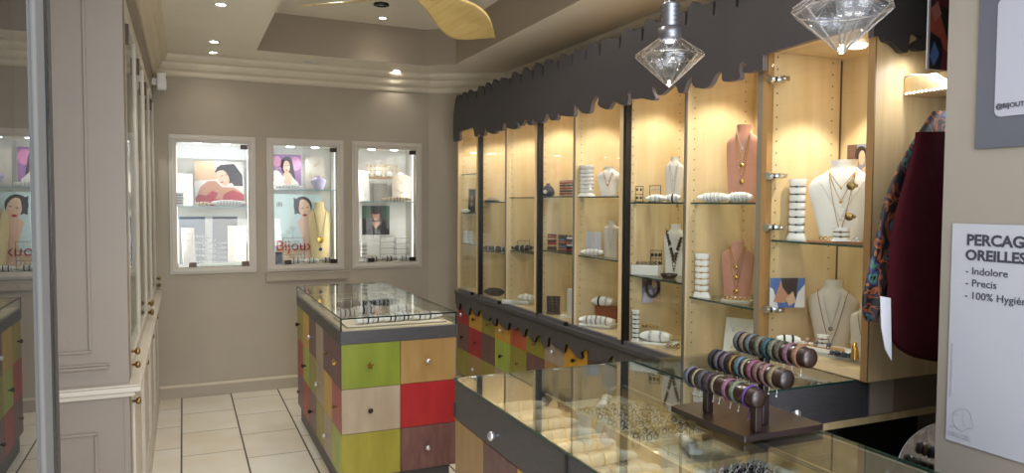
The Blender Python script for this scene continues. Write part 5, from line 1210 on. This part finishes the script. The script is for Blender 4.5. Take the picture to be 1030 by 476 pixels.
# patterned scarf
sm = bpy.data.materials.new('patterned_scarf_silk'); sm.use_nodes = True; nt = sm.node_tree; b = nt.nodes['Principled BSDF']; b.inputs['Roughness'].default_value = .6
tc = nt.nodes.new('ShaderNodeTexCoord'); mp = nt.nodes.new('ShaderNodeMapping'); mp.inputs['Scale'].default_value = (1,1,.8)
nz = nt.nodes.new('ShaderNodeTexNoise'); nz.inputs['Scale'].default_value = 14; nz.inputs['Distortion'].default_value = 1.2; nt.links.new(tc.outputs['Object'], mp.inputs[0]); nt.links.new(mp.outputs[0], nz.inputs['Vector'])
rp = nt.nodes.new('ShaderNodeValToRGB'); cr_ = rp.color_ramp; cr_.interpolation = 'CONSTANT'
for i, (pp_, cc_) in enumerate([(0,'0e0c12'),(.40,'0e0c12'),(.47,'6a3418'),(.50,'8e4a22'),(.52,'14101a'),(.56,'2c3560'),(.59,'3e6a58'),(.63,'0e0c12'),(.70,'8a2c30')]):
    el = cr_.elements[i] if i < 2 else cr_.elements.new(pp_); el.position = pp_; el.color = lin(cc_)
nt.links.new(nz.outputs['Fac'], rp.inputs[0]); nt.links.new(rp.outputs[0], b.inputs['Base Color'])
o = cloth_mesh([(112,938,960),(130,926,960),(160,907,950),(200,890,925),(235,882,912),(270,874,902),(300,868,895),(316,869,884),(323,873,878)], 1.63, .035, 3, .008, 1).build('scarf', sm, origin=(2.2,1.63,1.4))
tag(o, 'black scarf with orange, green and blue pattern hanging beside the burgundy garment', 'scarf')
o = MB()
pts = [ony(a, b_, 1.505) for a, b_ in [(886,298),(896,300),(897,363),(891,352),(887,330)]]
o.prism([(p.x, p.z) for p in pts], lambda p: (p[0],1.505,p[1]), lambda p: (p[0],1.508,p[1]))
tag(o.build('paper_tag', PAPER, origin=(pts[0].x,1.505,pts[0].z)), 'long white paper tag hanging in front of the burgundy garment', 'tag')
# bracket rail with LEDs
RX = 2.30
p = onx(913, 78, RX); zt = 2.045; 
rl = thing('lit_shelf_rail', 'maple rail with a row of white LEDs on the end panel', 'shelf rail', (RX, 1.6, 2.0))
zr1 = ony(912,78,1.80).z; zr0 = ony(912,96,1.80).z
rxx = ony(912,85,1.80).x
MB().box(rxx, rxx+.14, 1.305, 1.811, zr0, zr1).build('board', MAPLE2, rl, bevel=.002)
le = MB()
for k in range(30): le.ball((rxx-.001, 1.80-.0148*k, zr0+.006), .003, 6)
le.build('led_dots', LAMPW, rl)
l = bpy.data.lights.new('led_light', 'AREA'); l.shape = 'RECTANGLE'; l.size = .4; l.size_y = .01; l.energy = .8; l.color = (.95,.97,1)
lo = bpy.data.objects.new('led_light', l); C.objects.link(lo); lo.location = (rxx-.006, 1.6, zr0-.003); lo.rotation_euler = (0, -.6, PI/2)
cl_ = MB().torus((rxx+.03, 1.79, zr1+.006), .028, .003, 'z', 18, 6)
tag(cl_.build('clear_ring', mat('clear_acrylic','c9ccd2',.1,.3), origin=(rxx+.03,1.79,zr1)), 'clear coiled ring resting on the maple rail', 'ring')
# book / picture board on the rail
t = thing('magazine', 'upright glossy magazine with a dark red picture cover on the lit rail', 'magazine', (0,0,0))
A = ony(932, 73, 1.66); Bz = 2.62
t.location = (A.x, 1.66, zr1+.001)
MB().box(A.x, A.x+.26, 1.66, 1.664, zr1+.001, Bz).build('pages', PAPER, t)
mb = MB(Matrix.Translation((A.x+.008, 1.659, zr1+.001))); ms = [PDARK, mat('print_maroon','5a2026',.5), mat('print_copper','9a4a38',.5), PBLUE, mat('print_rose','a86a62',.5)]
for k, (mi, pts) in enumerate([(0,[(0,0),(.25,0),(.25,.5),(0,.5)]),(1,[(0,.22),(.08,.2),(.12,.3),(.08,.45),(0,.48)]),(2,[(.0,.12),(.05,.10),(.08,.03),(.1,.06),(.05,.17),(0,.2)]),(3,[(0,.04),(.02,.09),(.045,.05),(.02,.01)]),(4,[(0,.19),(.03,.22),(.05,.18),(.02,.15)]),(1,[(.05,.0),(.1,.0),(.1,.05),(.06,.07)])]): mb.poly(pts, mi, .0005*(k+1))
mb.build('cover', ms, t)
# dark bag in the knee space
o = MB(); rings = []
for i in range(12):
    f_ = i/11; s_ = math.sin(PI*(.12+.8*f_))**.5
    rings.append([(2.60+.11*s_*math.cos(2*PI*k/20)*(1+.06*math.sin(5*k+3*f_)), 1.75+.07*s_*math.sin(2*PI*k/20), .0+.62*f_) for k in range(20)])
tag(o.loft(rings).build('fabric_bag', mat('plum_black_fabric','1d1420',.8,var=.5,scale=12), origin=(2.60,1.75,0)), 'dark plum fabric bag in the shadow below the counter fascia', 'bag')
MB().box(2.13, 2.72, 2.05, 2.43, 0, .82).build('opening_shade_body', mat('carcass_shade_black'), cab)  # added black body in place of the shade under the worktop

# ------------------------------------------------------------------ round table mirror at the lower right
mc = EYE + ray(966, 484)*2.5
d_cam = (EYE-mc).normalized(); d_st = (Vector((1.45,1.50,1.13))-mc).normalized(); nrm = (d_cam+d_st).normalized()
t = thing('table_mirror', 'tilted round mirror with a thin silver rim at the lower right beside the jamb', 'mirror', mc)
Rm = nrm.to_track_quat('Z', 'Y').to_matrix().to_4x4()
MB(Rm).lathe([(.001,0),(.198,0)], n=48).build('mirror_glass', MIRR, t, local=True)
MB(Rm).lathe([(.1975,-.006),(.2,-.006),(.202,0),(.2,.003),(.1975,.001)], n=48, cap=False).build('rim', CHROME, t, local=True)
MB(Rm).lathe([(.001,-.008),(.198,-.006)], n=48).build('backing', BLACK, t, local=True)
MB().tube([tuple(Rm @ Vector((0,-.02,-.008))), (.06,.0,-.16), (.06,0,-mc.z+.01)], .005, 8).build('stem', CHROME, t, local=True)
MB().lathe([(.001,.0),(.09,0),(.09,.01),(.001,.016)], (.06,0,-mc.z), 24).build('foot', CHROME, t, local=True)

# ------------------------------------------------------------------ light
wd_ = bpy.data.worlds.new('world'); bpy.context.scene.world = wd_; wd_.use_nodes = True
bg = wd_.node_tree.nodes['Background']; bg.inputs[0].default_value = (.80,.88,1,1); bg.inputs[1].default_value = 2.0
l = bpy.data.lights.new('entrance_daylight', 'AREA'); l.shape = 'RECTANGLE'; l.size = 2.6; l.size_y = 1.6; l.energy = 70; l.color = (.85,.92,1)
lo = bpy.data.objects.new('entrance_daylight', l); C.objects.link(lo); lo.location = (.3, -1.6, 3.0); lo.rotation_euler = (math.radians(50), 0, math.radians(-8))
l = bpy.data.lights.new('ceiling_fill_light', 'AREA'); l.shape = 'RECTANGLE'; l.size = 2.4; l.size_y = 1.2; l.energy = 45; l.color = (1,.96,.9)  # added unseen fill behind the camera, aimed up to brighten the ceiling
lo = bpy.data.objects.new('ceiling_fill_light', l); C.objects.link(lo); lo.location = (.6, -1.8, .7); lo.rotation_euler = (math.radians(112), 0, math.radians(-10))
sc = bpy.context.scene
sc.view_settings.view_transform = 'Standard'; sc.view_settings.look = 'None'; sc.view_settings.gamma = 1; sc.view_settings.use_curve_mapping = False
sc.view_settings.exposure = 0.5
sc.cycles.transparent_max_bounces = 40; sc.cycles.max_bounces = 10; sc.cycles.glossy_bounces = 5; sc.cycles.transmission_bounces = 8; sc.cycles.diffuse_bounces = 4
sc.cycles.use_denoising = True; sc.cycles.sample_clamp_indirect = 4; sc.cycles.caustics_refractive = False; sc.cycles.caustics_reflective = False

for o in list(C.objects):
    if o.get('label') and len(o['label'].split()) > 16: print('LONG', o.name, o['label'])
